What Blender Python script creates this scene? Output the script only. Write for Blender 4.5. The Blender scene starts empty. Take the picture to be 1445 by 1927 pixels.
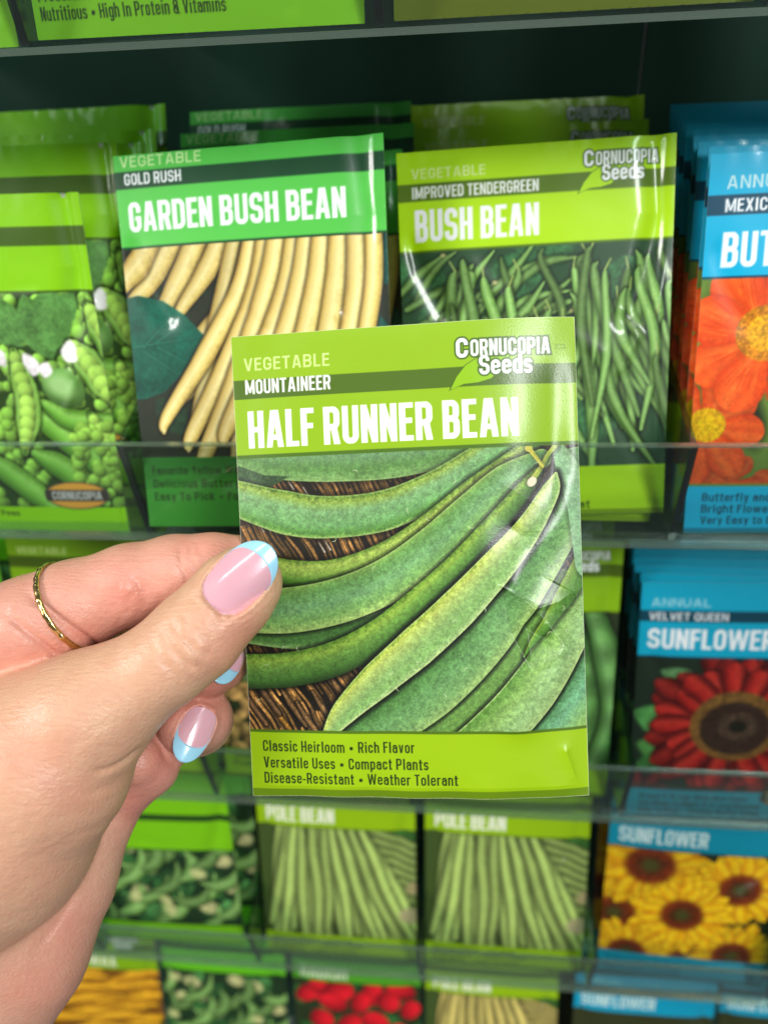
import bpy, math, random
import numpy as np
from mathutils import Matrix, Vector

random.seed(7)
rng = np.random.default_rng(11)
S = bpy.context.scene
COL = S.collection
MM = 0.001

# ------------------------------------------------------------------ camera
CAM = np.array([21.48, -211.83, 2.04])                 # mm
MR = np.array([[0.9944, 0.0946, -0.0474],              # right
               [0.0113, -0.5402, -0.8415],             # down
               [-0.1052, 0.8362, -0.5382]])            # forward
FPX = 1450.0
cam = bpy.data.cameras.new('camera')
camo = bpy.data.objects.new('camera', cam)
COL.objects.link(camo)
m3 = Matrix((tuple(MR[0]), tuple(-MR[1]), tuple(-MR[2]))).transposed()
camo.matrix_world = Matrix.Translation(Vector(CAM * MM)) @ m3.to_4x4()
cam.sensor_fit = 'VERTICAL'
cam.sensor_height = 10.0
cam.lens = 10.0 * FPX / 1927.0
cam.clip_start = 0.005
cam.clip_end = 20
cam.dof.use_dof = True
cam.dof.focus_distance = 0.187
cam.dof.aperture_fstop = cam.lens / 2.9               # a pupil of 2.9 mm
S.camera = camo

# ------------------------------------------------------------------ light
W = bpy.data.worlds.new('World')
S.world = W
W.use_nodes = True
W.node_tree.nodes['Background'].inputs[0].default_value = (0.93, 0.97, 1.0, 1)
W.node_tree.nodes['Background'].inputs[1].default_value = 0.10


def lamp(name, loc, target, sx, sy, power, col=(1, 1, 1), roll=0):
    l = bpy.data.lights.new(name, 'AREA')
    l.shape = 'RECTANGLE'
    l.size, l.size_y, l.energy, l.color = sx, sy, power, col
    o = bpy.data.objects.new(name, l)
    COL.objects.link(o)
    d = Vector(target) - Vector(loc)
    q = d.to_track_quat('-Z', 'Y').to_matrix().to_4x4()
    o.matrix_world = Matrix.Translation(Vector(loc)) @ q @ Matrix.Rotation(roll, 4, 'Z')
    return o


# shop ceiling tubes above and behind the person holding the phone
lamp('ceiling_light', (-1.75, -1.05, 0.95), (0, 0, -0.2), 0.34, 0.75, 36, (1, 0.97, 0.93), math.radians(-15))
lamp('ceiling_light', (0.88, -1.35, 1.05), (0, 0, -0.2), 0.26, 0.85, 30, (0.98, 1, 0.99), math.radians(15))
lamp('ceiling_light', (0.1, -1.0, 1.9), (0, 0, -0.2), 2.4, 0.2, 14, (1, 0.99, 0.96))

S.view_settings.view_transform = 'Standard'
S.view_settings.look = 'None'
S.view_settings.gamma = 1
S.view_settings.exposure = 0.05
try:
    S.cycles.max_bounces = 10
    S.cycles.transparent_max_bounces = 24
    S.cycles.caustics_reflective = False
    S.cycles.caustics_refractive = False
    S.cycles.use_denoising = True
except Exception:
    pass


def at(px, py, d):
    """point in mm seen at a pixel of the photograph, d mm in front of the lens"""
    v = np.array([(px - 722.5) / FPX, (py - 963.5) / FPX, 1.0]) * d
    return CAM + MR.T @ v


# ------------------------------------------------------------------ helpers
def tag(o, label=None, cat=None, group=None, kind=None):
    for k, v in (('label', label), ('category', cat), ('group', group), ('kind', kind)):
        if v:
            o[k] = v
    return o


def link(name, me, mat=None, parent=None):
    o = bpy.data.objects.new(name, me)
    COL.objects.link(o)
    if mat is not None:
        me.materials.clear()
        me.materials.append(mat)
    if parent is not None:
        o.parent = parent
    return o


def mesh(name, verts, faces, smooth=True):
    """verts (n,3) in mm, faces (m,4) or (m,3) numpy int or list"""
    me = bpy.data.meshes.new(name)
    verts = np.asarray(verts, float) * MM
    if isinstance(faces, np.ndarray):
        n = faces.shape[1]
        me.vertices.add(len(verts))
        me.vertices.foreach_set('co', verts.astype(np.float32).ravel())
        me.loops.add(faces.size)
        me.loops.foreach_set('vertex_index', faces.astype(np.int32).ravel())
        me.polygons.add(len(faces))
        me.polygons.foreach_set('loop_start', np.arange(0, faces.size, n, dtype=np.int32))
        me.update(calc_edges=True)
        me.validate()
    else:
        me.from_pydata(verts.tolist(), [], faces)
    if smooth:
        me.polygons.foreach_set('use_smooth', np.ones(len(me.polygons), bool))
    return me


def colour_attr(me, rgb_lin, name='print'):
    a = me.color_attributes.new(name, 'FLOAT_COLOR', 'POINT')
    c = np.ones((len(me.vertices), 4), np.float32)
    c[:, :3] = rgb_lin
    a.data.foreach_set('color', c.ravel())


def lin(c):
    c = np.clip(np.asarray(c, float), 0, 1)
    return np.where(c < 0.04045, c / 12.92, ((c + 0.055) / 1.055) ** 2.4)


def boxes(name, lst, bevel=0.0):
    """several cuboids (x0,x1,y0,y1,z0,z1) or 8-point prisms in one mesh"""
    V, F = [], []
    for b in lst:
        if len(b) == 6:
            x0, x1, y0, y1, z0, z1 = b
            p = [(x0, y0, z0), (x1, y0, z0), (x1, y1, z0), (x0, y1, z0), (x0, y0, z1), (x1, y0, z1), (x1, y1, z1), (x0, y1, z1)]
        else:
            p = b
        n = len(V)
        V += p
        F += [(n, n + 3, n + 2, n + 1), (n + 4, n + 5, n + 6, n + 7), (n, n + 1, n + 5, n + 4), (n + 1, n + 2, n + 6, n + 5), (n + 2, n + 3, n + 7, n + 6), (n + 3, n, n + 4, n + 7)]
    return mesh(name, V, F, smooth=False)


# ------------------------------------------------------------------ materials
def mat(name):
    m = bpy.data.materials.new(name)
    m.use_nodes = True
    nt = m.node_tree
    return m, nt, nt.nodes['Principled BSDF']


def printed(name, rough=0.35, coat=0.0, coat_rough=0.15, bump=0.05, scale=900, wav=0.0, spec=0.5):
    m, nt, b = mat(name)
    a = nt.nodes.new('ShaderNodeVertexColor')
    a.layer_name = 'print'
    nt.links.new(a.outputs['Color'], b.inputs['Base Color'])
    b.inputs['Roughness'].default_value = rough
    b.inputs['Specular IOR Level'].default_value = spec
    b.inputs['Coat Weight'].default_value = coat
    b.inputs['Coat Roughness'].default_value = coat_rough
    tc = nt.nodes.new('ShaderNodeTexCoord')
    n = nt.nodes.new('ShaderNodeTexNoise')
    n.inputs['Scale'].default_value = scale
    n.inputs['Detail'].default_value = 4
    nt.links.new(tc.outputs['Object'], n.inputs['Vector'])
    bp = nt.nodes.new('ShaderNodeBump')
    bp.inputs['Strength'].default_value = bump
    bp.inputs['Distance'].default_value = 0.0004
    nt.links.new(n.outputs['Fac'], bp.inputs['Height'])
    last = bp
    if wav:
        n2 = nt.nodes.new('ShaderNodeTexNoise')
        n2.inputs['Scale'].default_value = 38
        n2.inputs['Detail'].default_value = 2
        nt.links.new(tc.outputs['Object'], n2.inputs['Vector'])
        b2 = nt.nodes.new('ShaderNodeBump')
        b2.inputs['Strength'].default_value = wav
        b2.inputs['Distance'].default_value = 0.003
        nt.links.new(n2.outputs['Fac'], b2.inputs['Height'])
        nt.links.new(bp.outputs[0], b2.inputs['Normal'])
        last = b2
    nt.links.new(last.outputs[0], b.inputs['Normal'])
    nt.links.new(last.outputs[0], b.inputs['Coat Normal'])
    return m


M_PAPER = printed('coated_paper_print', 0.5, 0.6, 0.24, 0.08, 2200, spec=.3)
M_FILM = printed('glossy_packet_print', 0.45, 0.5, 0.12, 0.03, 700, 0.22, spec=.3)


def acrylic(name, tint, refl=0.12, rough=0.05, milk=0.0, milkcol=(.62, .70, .66)):
    m = bpy.data.materials.new(name)
    m.use_nodes = True
    nt = m.node_tree
    nt.nodes.remove(nt.nodes['Principled BSDF'])
    out = nt.nodes['Material Output']
    t = nt.nodes.new('ShaderNodeBsdfTransparent')
    t.inputs[0].default_value = (*tint, 1)
    g = nt.nodes.new('ShaderNodeBsdfGlossy')
    g.inputs['Roughness'].default_value = rough
    g.inputs['Color'].default_value = (0.9, 1, 0.96, 1)
    fr = nt.nodes.new('ShaderNodeLayerWeight')
    pw = nt.nodes.new('ShaderNodeMath')
    pw.operation = 'POWER'
    pw.inputs[1].default_value = 5.0
    nt.links.new(fr.outputs['Facing'], pw.inputs[0])
    mul = nt.nodes.new('ShaderNodeMath')
    mul.operation = 'MULTIPLY_ADD'
    mul.inputs[1].default_value = 0.9
    mul.inputs[2].default_value = 0.04 + refl
    nt.links.new(pw.outputs[0], mul.inputs[0])
    mx = nt.nodes.new('ShaderNodeMixShader')
    nt.links.new(mul.outputs[0], mx.inputs[0])
    nt.links.new(t.outputs[0], mx.inputs[1])
    nt.links.new(g.outputs[0], mx.inputs[2])
    df = nt.nodes.new('ShaderNodeBsdfDiffuse')
    df.inputs[0].default_value = (*milkcol, 1)
    m2 = nt.nodes.new('ShaderNodeMixShader')
    m2.inputs[0].default_value = milk
    nt.links.new(mx.outputs[0], m2.inputs[1])
    nt.links.new(df.outputs[0], m2.inputs[2])
    nt.links.new(m2.outputs[0], out.inputs[0])
    return m


M_ACR = acrylic('clear_acrylic', (0.92, 0.95, 0.94), -.01, .05, .006)
M_ACR_EDGE = acrylic('acrylic_edge', (0.70, 0.78, 0.74), 0.14, 0.2, .09, (.50, .64, .50))


def plain(name, col, rough=0.5, metallic=0.0, noise=0.0, nscale=60, coat=0.0):
    m, nt, b = mat(name)
    b.inputs['Roughness'].default_value = rough
    b.inputs['Metallic'].default_value = metallic
    b.inputs['Coat Weight'].default_value = coat
    tc = nt.nodes.new('ShaderNodeTexCoord')
    n = nt.nodes.new('ShaderNodeTexNoise')
    n.inputs['Scale'].default_value = nscale
    n.inputs['Detail'].default_value = 5
    nt.links.new(tc.outputs['Object'], n.inputs['Vector'])
    r = nt.nodes.new('ShaderNodeMix')
    r.data_type = 'RGBA'
    r.inputs[6].default_value = (*[c * (1 - noise) for c in col], 1)
    r.inputs[7].default_value = (*[min(1, c * (1 + noise)) for c in col], 1)
    nt.links.new(n.outputs['Fac'], r.inputs[0])
    nt.links.new(r.outputs[2], b.inputs['Base Color'])
    return m


M_BACK = plain('dark_green_panel', (0.010, 0.048, 0.030), 0.55, noise=0.15)
M_FLOORTRAY = acrylic('tray_floor_acrylic', (0.88, 0.93, 0.90), 0.0, 0.2, .02, (.50, .66, .52))
M_DIVE = acrylic('divider_edge_acrylic', (0.22, 0.30, 0.34), 0.06, 0.2)
M_DIV = acrylic('divider_acrylic', (0.55, 0.68, 0.66), 0.02, 0.15)

# ================================================================== PRINT PAINTER
def vnoise(h, w, cells, seed, aniso=1.0):
    r = np.random.default_rng(seed)
    ch, cw = max(2, int(cells * h / w / aniso) + 2), int(cells) + 2
    g = r.random((ch, cw))
    y = np.linspace(0, ch - 1.001, h)
    x = np.linspace(0, cw - 1.001, w)
    yi, xi = y.astype(int), x.astype(int)
    fy, fx = y - yi, x - xi
    fy = (fy * fy * (3 - 2 * fy))[:, None]
    fx = (fx * fx * (3 - 2 * fx))[None]
    a = g[yi][:, xi]; b_ = g[yi][:, np.minimum(xi + 1, cw - 1)]
    c = g[np.minimum(yi + 1, ch - 1)][:, xi]; d = g[np.minimum(yi + 1, ch - 1)][:, np.minimum(xi + 1, cw - 1)]
    return (a * (1 - fx) + b_ * fx) * (1 - fy) + (c * (1 - fx) + d * fx) * fy


def catmull(P, n=10):
    P = np.asarray(P, float)
    if len(P) == 2:
        t = np.linspace(0, 1, 6)[:, None]
        return P[0] * (1 - t) + P[1] * t
    Q = np.vstack([2 * P[0] - P[1], P, 2 * P[-1] - P[-2]])
    out = []
    for i in range(1, len(Q) - 2):
        p0, p1, p2, p3 = Q[i - 1:i + 3]
        t = np.linspace(0, 1, n, endpoint=False)[:, None]
        out.append(.5 * (2 * p1 + (p2 - p0) * t + (2 * p0 - 5 * p1 + 4 * p2 - p3) * t ** 2 + (3 * p1 - p0 - 3 * p2 + p3) * t ** 3))
    out.append(P[-1:])
    return np.vstack(out)


class Canvas:
    def __init__(self, s, bg, w=83., h=115., seed=1, cells=(40, 90, 200)):
        self.s, self.w, self.h = s, w, h
        self.nx, self.ny = int(w * s) + 1, int(h * s) + 1
        self.x = np.linspace(0, w, self.nx)
        self.y = np.linspace(0, h, self.ny)
        self.rgb = np.zeros((self.ny, self.nx, 3)) + np.array(bg)
        self.px = w / (self.nx - 1)
        self.fine = sum(vnoise(self.ny, self.nx, c, seed + c) * a for c, a in zip(cells, (.3, .35, .35))) - .5
        self.coarse = sum(vnoise(self.ny, self.nx, c, seed + 5 + c) * a for c, a in ((7, .6), (18, .4))) - .5
        self.clip = (0, h)

    def win(self, x0, y0, x1, y1):
        y0, y1 = max(y0, self.clip[0]), min(y1, self.clip[1])
        i0, i1 = np.searchsorted(self.x, [x0, x1]); j0, j1 = np.searchsorted(self.y, [y0, y1])
        if i1 <= i0 or j1 <= j0:
            return None
        return slice(j0, j1), slice(i0, i1), self.x[None, i0:i1], self.y[j0:j1, None]

    def blend(self, w, a, col):
        js, is_ = w[0], w[1]
        a = np.broadcast_to(a, self.rgb[js, is_].shape[:2])[..., None]
        self.rgb[js, is_] = self.rgb[js, is_] * (1 - a) + np.asarray(col) * a

    def aa(self, d):
        return np.clip(.5 - d / self.px, 0, 1)

    def rect(self, x0, y0, x1, y1, col):
        w = self.win(x0 - 1, y0 - 1, x1 + 1, y1 + 1)
        if w is None: return
        X, Y = w[2], w[3]
        self.blend(w, self.aa(np.maximum(np.maximum(x0 - X, X - x1), np.maximum(y0 - Y, Y - y1))), col)

    def ell(self, cx, cy, rx, ry, col, ang=0., soft=0., tex=0., shade=0.):
        R = max(rx, ry) + soft + 1
        w = self.win(cx - R, cy - R, cx + R, cy + R)
        if w is None: return
        c, s_ = math.cos(ang), math.sin(ang)
        X, Y = w[2] - cx, w[3] - cy
        U, V = (X * c + Y * s_) / rx, (-X * s_ + Y * c) / ry
        r = np.sqrt(U * U + V * V)
        d = (r - 1) * min(rx, ry)
        a = np.clip(.5 - d / max(self.px, soft), 0, 1)
        col = np.zeros(r.shape + (3,)) + np.array(col)
        if tex:
            col = col * (1 + tex * self.fine[w[0], w[1]][..., None] * 2)
        if shade:
            L = 1 + shade * (-U * .5 - V * .7) - shade * .6 * r ** 3
            col = col * L[..., None]
        self.blend(w, a, np.clip(col, 0, 1))

    def poly(self, pts, col, tex=0., soft=0.):
        P = np.asarray(pts, float)
        w = self.win(P[:, 0].min() - 1, P[:, 1].min() - 1, P[:, 0].max() + 1, P[:, 1].max() + 1)
        if w is None: return
        X, Y = np.broadcast_arrays(w[2], w[3])
        ins = np.zeros(X.shape, bool); dm = np.full(X.shape, 1e9)
        for (x0, y0), (x1, y1) in zip(P, np.roll(P, -1, 0)):
            if y0 != y1:
                c = (y0 > Y) != (y1 > Y)
                ins ^= c & (X < (x1 - x0) * (Y - y0) / (y1 - y0) + x0)
            dx, dy = x1 - x0, y1 - y0
            t = np.clip(((X - x0) * dx + (Y - y0) * dy) / (dx * dx + dy * dy + 1e-12), 0, 1)
            dm = np.minimum(dm, (X - x0 - t * dx) ** 2 + (Y - y0 - t * dy) ** 2)
        d = np.sqrt(dm) * np.where(ins, -1, 1)
        a = np.clip(.5 - d / max(self.px, soft), 0, 1)
        if tex:
            col = np.clip(np.array(col) * (1 + tex * (self.fine + self.coarse)[w[0], w[1]][..., None] * 2), 0, 1)
        self.blend(w, a, col)

    def pod(self, pts, rad, stops, tex=.25, rim=None, shadow=.5, n=10, rimw=.3, sh=1.2, bumps=0):
        """a bean pod: tube along pts; stops = [(u, colour)] across it, u from -1 (left of travel) to 1"""
        P = catmull(pts, n)
        r = np.interp(np.linspace(0, 1, len(P)), np.linspace(0, 1, len(rad)), rad)
        R = r.max() + sh + .5
        w = self.win(P[:, 0].min() - R, P[:, 1].min() - R, P[:, 0].max() + R, P[:, 1].max() + R)
        if w is None: return
        X, Y = np.broadcast_arrays(w[2], w[3])
        bd = np.full(X.shape, 1e9); bu = np.zeros(X.shape); bt = np.zeros(X.shape)
        nseg = len(P) - 1
        for i in range(nseg):
            (x0, y0), (x1, y1) = P[i], P[i + 1]
            dx, dy = x1 - x0, y1 - y0
            L2 = dx * dx + dy * dy + 1e-12
            m = max(r[i], r[i + 1]) + sh + .5
            js = np.where((w[3][:, 0] > min(y0, y1) - m) & (w[3][:, 0] < max(y0, y1) + m))[0]
            is_ = np.where((w[2][0] > min(x0, x1) - m) & (w[2][0] < max(x0, x1) + m))[0]
            if not len(js) or not len(is_): continue
            sl = (slice(js[0], js[-1] + 1), slice(is_[0], is_[-1] + 1))
            xx, yy = X[sl], Y[sl]
            t = np.clip(((xx - x0) * dx + (yy - y0) * dy) / L2, 0, 1)
            ex, ey = xx - x0 - t * dx, yy - y0 - t * dy
            rr = r[i] * (1 - t) + r[i + 1] * t
            e = np.sqrt(ex * ex + ey * ey)
            d = e - rr
            u = (ex * -dy + ey * dx) / math.sqrt(L2) / rr
            k = d < bd[sl]
            bd[sl] = np.where(k, d, bd[sl]); bu[sl] = np.where(k, u, bu[sl]); bt[sl] = np.where(k, (i + t) / nseg, bt[sl])
        if shadow:
            s_ = np.clip(1 - bd / sh, 0, 1) * (bd > -.2) * shadow
            self.rgb[w[0], w[1]] *= (1 - s_)[..., None]
        us = [q[0] for q in stops]; cs = np.array([q[1] for q in stops], float)
        f = self.fine[w[0], w[1]]; c = self.coarse[w[0], w[1]]
        u2 = np.clip(bu + c * .16 + f * .22, -1, 1)
        col = np.stack([np.interp(u2, us, cs[:, k]) for k in range(3)], -1)
        if bumps:
            col = col * (1 + .16 * np.cos(bt * 2 * math.pi * bumps) * (1 - bu ** 2))[..., None]
        col = col * (1 + tex * (f * 1.5 + c * .35))[..., None]
        if rim is not None:
            k = np.clip(1 - np.abs(bd + rimw * .6) / rimw, 0, 1)[..., None] * .75 * (1 + f[..., None])
            col = col * (1 - k) + np.array(rim) * k
        self.blend(w, self.aa(bd), np.clip(col, 0, 1))

    def sdf_paint(self, w, d, col, grow=0.):
        self.blend(w, self.aa(d - grow), col)


# ---- stroke lettering: bold condensed capitals
def glyph(ch, W, t):
    a = t / 2
    L, Rg = [], []          # lines (x0,y0,x1,y1,th) ; rings (x0,y0,x1,y1,r, keep[])
    V = lambda x: L.append((x, 0, x, 1, t))
    th = t * .82
    ha = th / 2
    if ch == 'H': V(a); V(W - a); L.append((a, .5, W - a, .5, th))
    elif ch == 'A':
        L += [(a * .9, -.1, W / 2 - a * .25, 1.08, t * .95), (W - a * .9, -.1, W / 2 + a * .25, 1.08, t * .95), (W * .25, .27, W * .75, .27, th)]
    elif ch == 'L': V(a); L.append((a, ha, W, ha, th))
    elif ch in 'FE':
        V(a); L += [(a, 1 - ha, W, 1 - ha, th), (a, .53, W * .92, .53, th)]
        if ch == 'E': L.append((a, ha, W, ha, th))
    elif ch == 'I': V(W / 2)
    elif ch == 'T': V(W / 2); L.append((0, 1 - ha, W, 1 - ha, th))
    elif ch == 'N': V(a); V(W - a); L.append((a * .9, 1.05, W - a * .9, -.05, t * .8))
    elif ch == 'M': V(a); V(W - a); L += [(a, 1.05, W / 2, .1, t * .85), (W - a, 1.05, W / 2, .1, t * .85)]
    elif ch == 'W': L += [(a * .7, 1.1, W * .27, -.05, t * .9), (W * .27, -.05, W / 2, 1.0, t * .8), (W / 2, 1.0, W * .73, -.05, t * .8), (W - a * .7, 1.1, W * .73, -.05, t * .9)]
    elif ch == 'V': L += [(a * .8, 1.1, W / 2, -.05, t), (W - a * .8, 1.1, W / 2, -.05, t)]
    elif ch == 'Y': L += [(a * .8, 1.1, W / 2, .4, t), (W - a * .8, 1.1, W / 2, .4, t), (W / 2, 0, W / 2, .45, t)]
    elif ch == 'X': L += [(a * .8, 1.1, W - a * .8, -.1, t), (W - a * .8, 1.1, a * .8, -.1, t)]
    elif ch == 'K': V(a); L += [(a, .4, W - a * .8, 1.1, t), (W * .35, .55, W - a * .8, -.1, t)]
    elif ch == 'O': Rg.append((a, ha, W - a, 1 - ha, W * .36, []))
    elif ch == 'Q': Rg.append((a, ha, W - a, 1 - ha, W * .36, [])); L.append((W * .55, .25, W, -.05, th))
    elif ch == 'U': Rg.append((a, ha, W - a, 1.8, W * .36, []))
    elif ch == 'J': Rg.append((a, ha, W - a, 1.8, W * .36, [(-1, .35, W / 2, 3)]))
    elif ch in 'CG':
        Rg.append((a, ha, W - a, 1 - ha, W * .36, [(W * .5, .36 if ch == 'C' else .5, 3, .64)]))
        if ch == 'G': L.append((W * .52, .45, W, .45, th))
    elif ch == 'D': Rg.append((-1, ha, W - a, 1 - ha, W * .36, [(-3, -1, a, 3)])); V(a)
    elif ch == 'P': V(a); Rg.append((-1, .44, W - a, 1 - ha, W * .3, [(-3, -1, a, 3)]))
    elif ch == 'R': V(a); Rg.append((-1, .46, W - a, 1 - ha, W * .3, [(-3, -1, a, 3)])); L.append((W * .6, .5, W - a * .85, -.1, t))
    elif ch == 'B': V(a); Rg += [(-1, .52, W - a * 1.15, 1 - ha, W * .3, [(-3, -1, a, 3)]), (-1, ha, W - a, .52, W * .3, [(-3, -1, a, 3)])]
    elif ch == 'S': Rg += [(a, .5, W - a, 1 - ha, W * .34, [(W * .5, .5 + ha + .01, 3, .70), (W * .55, .3, 3, .66)]), (a, ha, W - a, .5, W * .34, [(-1, .30, W * .5, .5 - ha - .01), (-1, .34, W * .45, .7)])]
    return L, Rg


def low(ch, W, t):
    """lower-case forms in the same grotesque; x-height .74"""
    a = t / 2; ha = t * .42; th = t * .84; x = .74; r = W * .38
    L, Rg = [], []
    full = (a, ha, W - a, x - ha, r)
    st = lambda xx, y0, y1: L.append((xx, y0, xx, y1, t))
    arch = (a, -1, W - a, x - ha, r)
    if ch == 'o': Rg.append((*full, []))
    elif ch == 'a':
        st(W - a, 0, x * .8)
        Rg += [(a, ha, W - a, .46, r * .8, []), (a, -.2, W - a, x - ha, r, [(-1, -1, 3, .46), (-1, -1, W * .4, x * .72)])]
    elif ch == 'e': Rg.append((*full, [(W * .5, .22, 3, .35)])); L.append((a, .38, W - a, .38, th * .85))
    elif ch == 'c': Rg.append((*full, [(W * .5, .27, 3, .48)]))
    elif ch == 'd': Rg.append((*full, [])); st(W - a, 0, 1)
    elif ch == 'b': Rg.append((*full, [])); st(a, 0, 1)
    elif ch == 'p': Rg.append((*full, [])); st(a, -.24, x)
    elif ch == 'q': Rg.append((*full, [])); st(W - a, -.24, x)
    elif ch == 'g':
        Rg += [(*full, []), (a, -.24 + ha, W - a, 2, r, [(-1, .02, W * .6, 3), (-1, -.08, W * .4, 3)])]; st(W - a, 0, x)
    elif ch == 'n': st(a, 0, x); Rg.append((*arch, [(-1, -3, W * .3, .5)]))
    elif ch == 'h': st(a, 0, 1); Rg.append((*arch, [(-1, -3, W * .3, .5)]))
    elif ch == 'm':
        st(a, 0, x); h_ = (W + t) / 2
        Rg += [(a, -1, h_ - a, x - ha, r * .55, [(-1, -3, a, .5)]), (h_ - t + a, -1, W - a, x - ha, r * .55, [])]
    elif ch == 'r': st(a, 0, x); L.append((a, x - ha - .03, W, x - ha, th)); 
    elif ch == 'u': Rg.append((a, ha, W - a, 2, r, [(-1, x, 3, 9)])); L.append((W - a, 0, W - a, x, t))
    elif ch in 'il': st(W / 2, 0, x if ch == 'i' else 1)
    elif ch == 'j': st(W / 2, -.2, x)
    elif ch == 't': st(W * .45, 0, .94); L += [(0, x - ha, W, x - ha, th), (W * .45, ha, W, ha, th)]
    elif ch == 'f': st(W * .4, 0, .95); L += [(0, x - ha, W, x - ha, th), (W * .4, 1 - ha, W, 1 - ha, th)]
    elif ch == 's': Rg += [(a, x / 2, W - a, x - ha, W * .32, [(W * .5, x / 2 + ha + .01, 3, .55), (W * .55, x * .3, 3, x * .68)]), (a, ha, W - a, x / 2, W * .32, [(-1, .19, W * .5, x / 2 - ha - .01), (-1, x * .32, W * .45, x * .7)])]
    elif ch == 'v': L += [(a * .8, x + .1, W / 2, -.06, t * .9), (W - a * .8, x + .1, W / 2, -.06, t * .9)]
    elif ch == 'w': L += [(a * .7, x + .1, W * .27, -.05, t * .85), (W * .27, -.05, W / 2, x, t * .8), (W / 2, x, W * .73, -.05, t * .8), (W - a * .7, x + .1, W * .73, -.05, t * .85)]
    elif ch == 'y': L += [(a * .8, x + .1, W / 2, .0, t * .9), (W - a * .8, x + .1, W * .35, -.3, t * .9)]
    elif ch == 'x': L += [(a * .8, x + .1, W - a * .8, -.1, t * .9), (W - a * .8, x + .1, a * .8, -.1, t * .9)]
    elif ch == 'k': st(a, 0, 1); L += [(a, .28, W - a * .8, x + .1, t * .9), (W * .4, .45, W - a * .8, -.1, t * .9)]
    elif ch == 'z': L += [(0, ha, W, ha, th), (0, x - ha, W, x - ha, th), (a, 0, W - a, x, t)]
    elif ch == '-': L.append((0, .37, W, .37, th))
    elif ch == '\u2022': L += [(W / 2 - .15, .40, W / 2 + .15, .40, .20), (W / 2 - .10, .40, W / 2 + .10, .40, .30)]
    elif ch == '&': Rg += [(W * .18, .52, W * .72, 1 - ha, W * .25, []), (a, ha, W * .8, .54, W * .3, [])]; L.append((W * .3, .6, W, -.05, t * .9))
    elif ch == '5': L.append((a, 1 - ha, W, 1 - ha, th)); L.append((a, .5, a, 1, t)); Rg.append((a, ha, W - a, .62, r, [(-1, .2, W * .4, .5)]))
    return L, Rg


def letter_w(ch, base=.42):
    return {'I': .17, ' ': .13, 'M': .58, 'W': .68, 'L': .34, 'F': .34, 'E': .35, 'T': .40, 'A': .47, 'V': .46, 'Y': .46, 'X': .46,
            'i': .17, 'l': .17, 'j': .17, 't': .27, 'f': .27, 'r': .27, 'm': .60, 'w': .58, '-': .22, '\u2022': .42, 'v': .38, 'y': .38, 'k': .38, 's': .36, 'c': .36, '&': .46}.get(ch, .38 if ch.islower() else base)


def lettering(cv, text, x0, yb, h, width, col, t=.19, gap=.05, outline=None, grow=0., slant=0., dy=0.):
    """capitals of height h mm, baseline yb, squeezed to width mm"""
    text = text.replace('  ', ' ')
    tot = sum(letter_w(c) for c in text) + gap * (len(text) - 1)
    k = width / (tot * h)                  # horizontal squeeze
    passes = ([(outline[0], outline[1])] if outline else []) + [(col, grow)]
    for pc, pg in passes:
        x = x0
        for i, ch in enumerate(text):
            w_ = letter_w(ch)
            if ch != ' ':
                W_ = w_ * k
                tt = t * min(1.25, max(.75, .5 + .5 * k))
                L, Rg = glyph(ch, W_, tt) if ch.isupper() else low(ch, W_, tt)
                win = cv.win(x - 1, yb - h - 1 + min(0, dy * i), x + W_ * h + 1, yb + h * .3 + 1 + max(0, dy * i))
                if win is not None:
                    u = (win[2] - x) / h
                    v = (yb + dy * i - win[3]) / h
                    u, v = np.broadcast_arrays(u - slant * v, v)
                    D = np.full(u.shape, 9.)
                    for a_, b_, c_, d_, tk in L:
                        ex, ey = c_ - a_, d_ - b_
                        ln = math.hypot(ex, ey)
                        p = ((u - a_) * ex + (v - b_) * ey) / ln
                        q = np.abs(-(u - a_) * ey + (v - b_) * ex) / ln
                        D = np.minimum(D, np.maximum(q - tk / 2, np.maximum(-p, p - ln)))
                    for a_, b_, c_, d_, r, cuts in Rg:
                        hx, hy = (c_ - a_) / 2, (d_ - b_) / 2
                        r = min(r, hx, hy)
                        qx = np.abs(u - (a_ + c_) / 2) - hx + r
                        qy = np.abs(v - (b_ + d_) / 2) - hy + r
                        dd = np.hypot(np.maximum(qx, 0), np.maximum(qy, 0)) + np.minimum(np.maximum(qx, qy), 0) - r
                        dd = np.abs(dd) - tt * .47
                        for cx0, cy0, cx1, cy1 in cuts:
                            bx = np.maximum(np.maximum(cx0 - u, u - cx1), np.maximum(cy0 - v, v - cy1))
                            dd = np.maximum(dd, -bx)
                        D = np.minimum(D, dd)
                    D = np.maximum(D, np.maximum(-v, v - 1) if ch.isupper() else np.maximum(-v - (.26 if ch in 'gjpqy' else 0), v - (1 if ch in 'bdfhklt&5' else (.98 if ch == 'i' else .74))))
                    if ch in 'ij': D = np.minimum(D, np.maximum(np.abs(u - W_ / 2) - tt / 2, np.abs(v - .92) - .075))
                    cv.sdf_paint(win, D * h, pc, pg)
            x += (w_ + gap) * k * h


WHITE = (.95, .96, .97)
def leaf_shape(cx, cy, L, w, ang, n=14):
    c, s_ = math.cos(ang), math.sin(ang)
    t = np.linspace(0, 1, n)
    up = np.c_[t * L, np.sin(t * math.pi) ** .8 * w]
    dn = np.c_[t[::-1] * L, -np.sin(t[::-1] * math.pi) ** .8 * w * .8]
    P = np.vstack([up, dn[1:-1]])
    return np.c_[cx + P[:, 0] * c - P[:, 1] * s_, cy + P[:, 0] * s_ + P[:, 1] * c]


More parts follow.
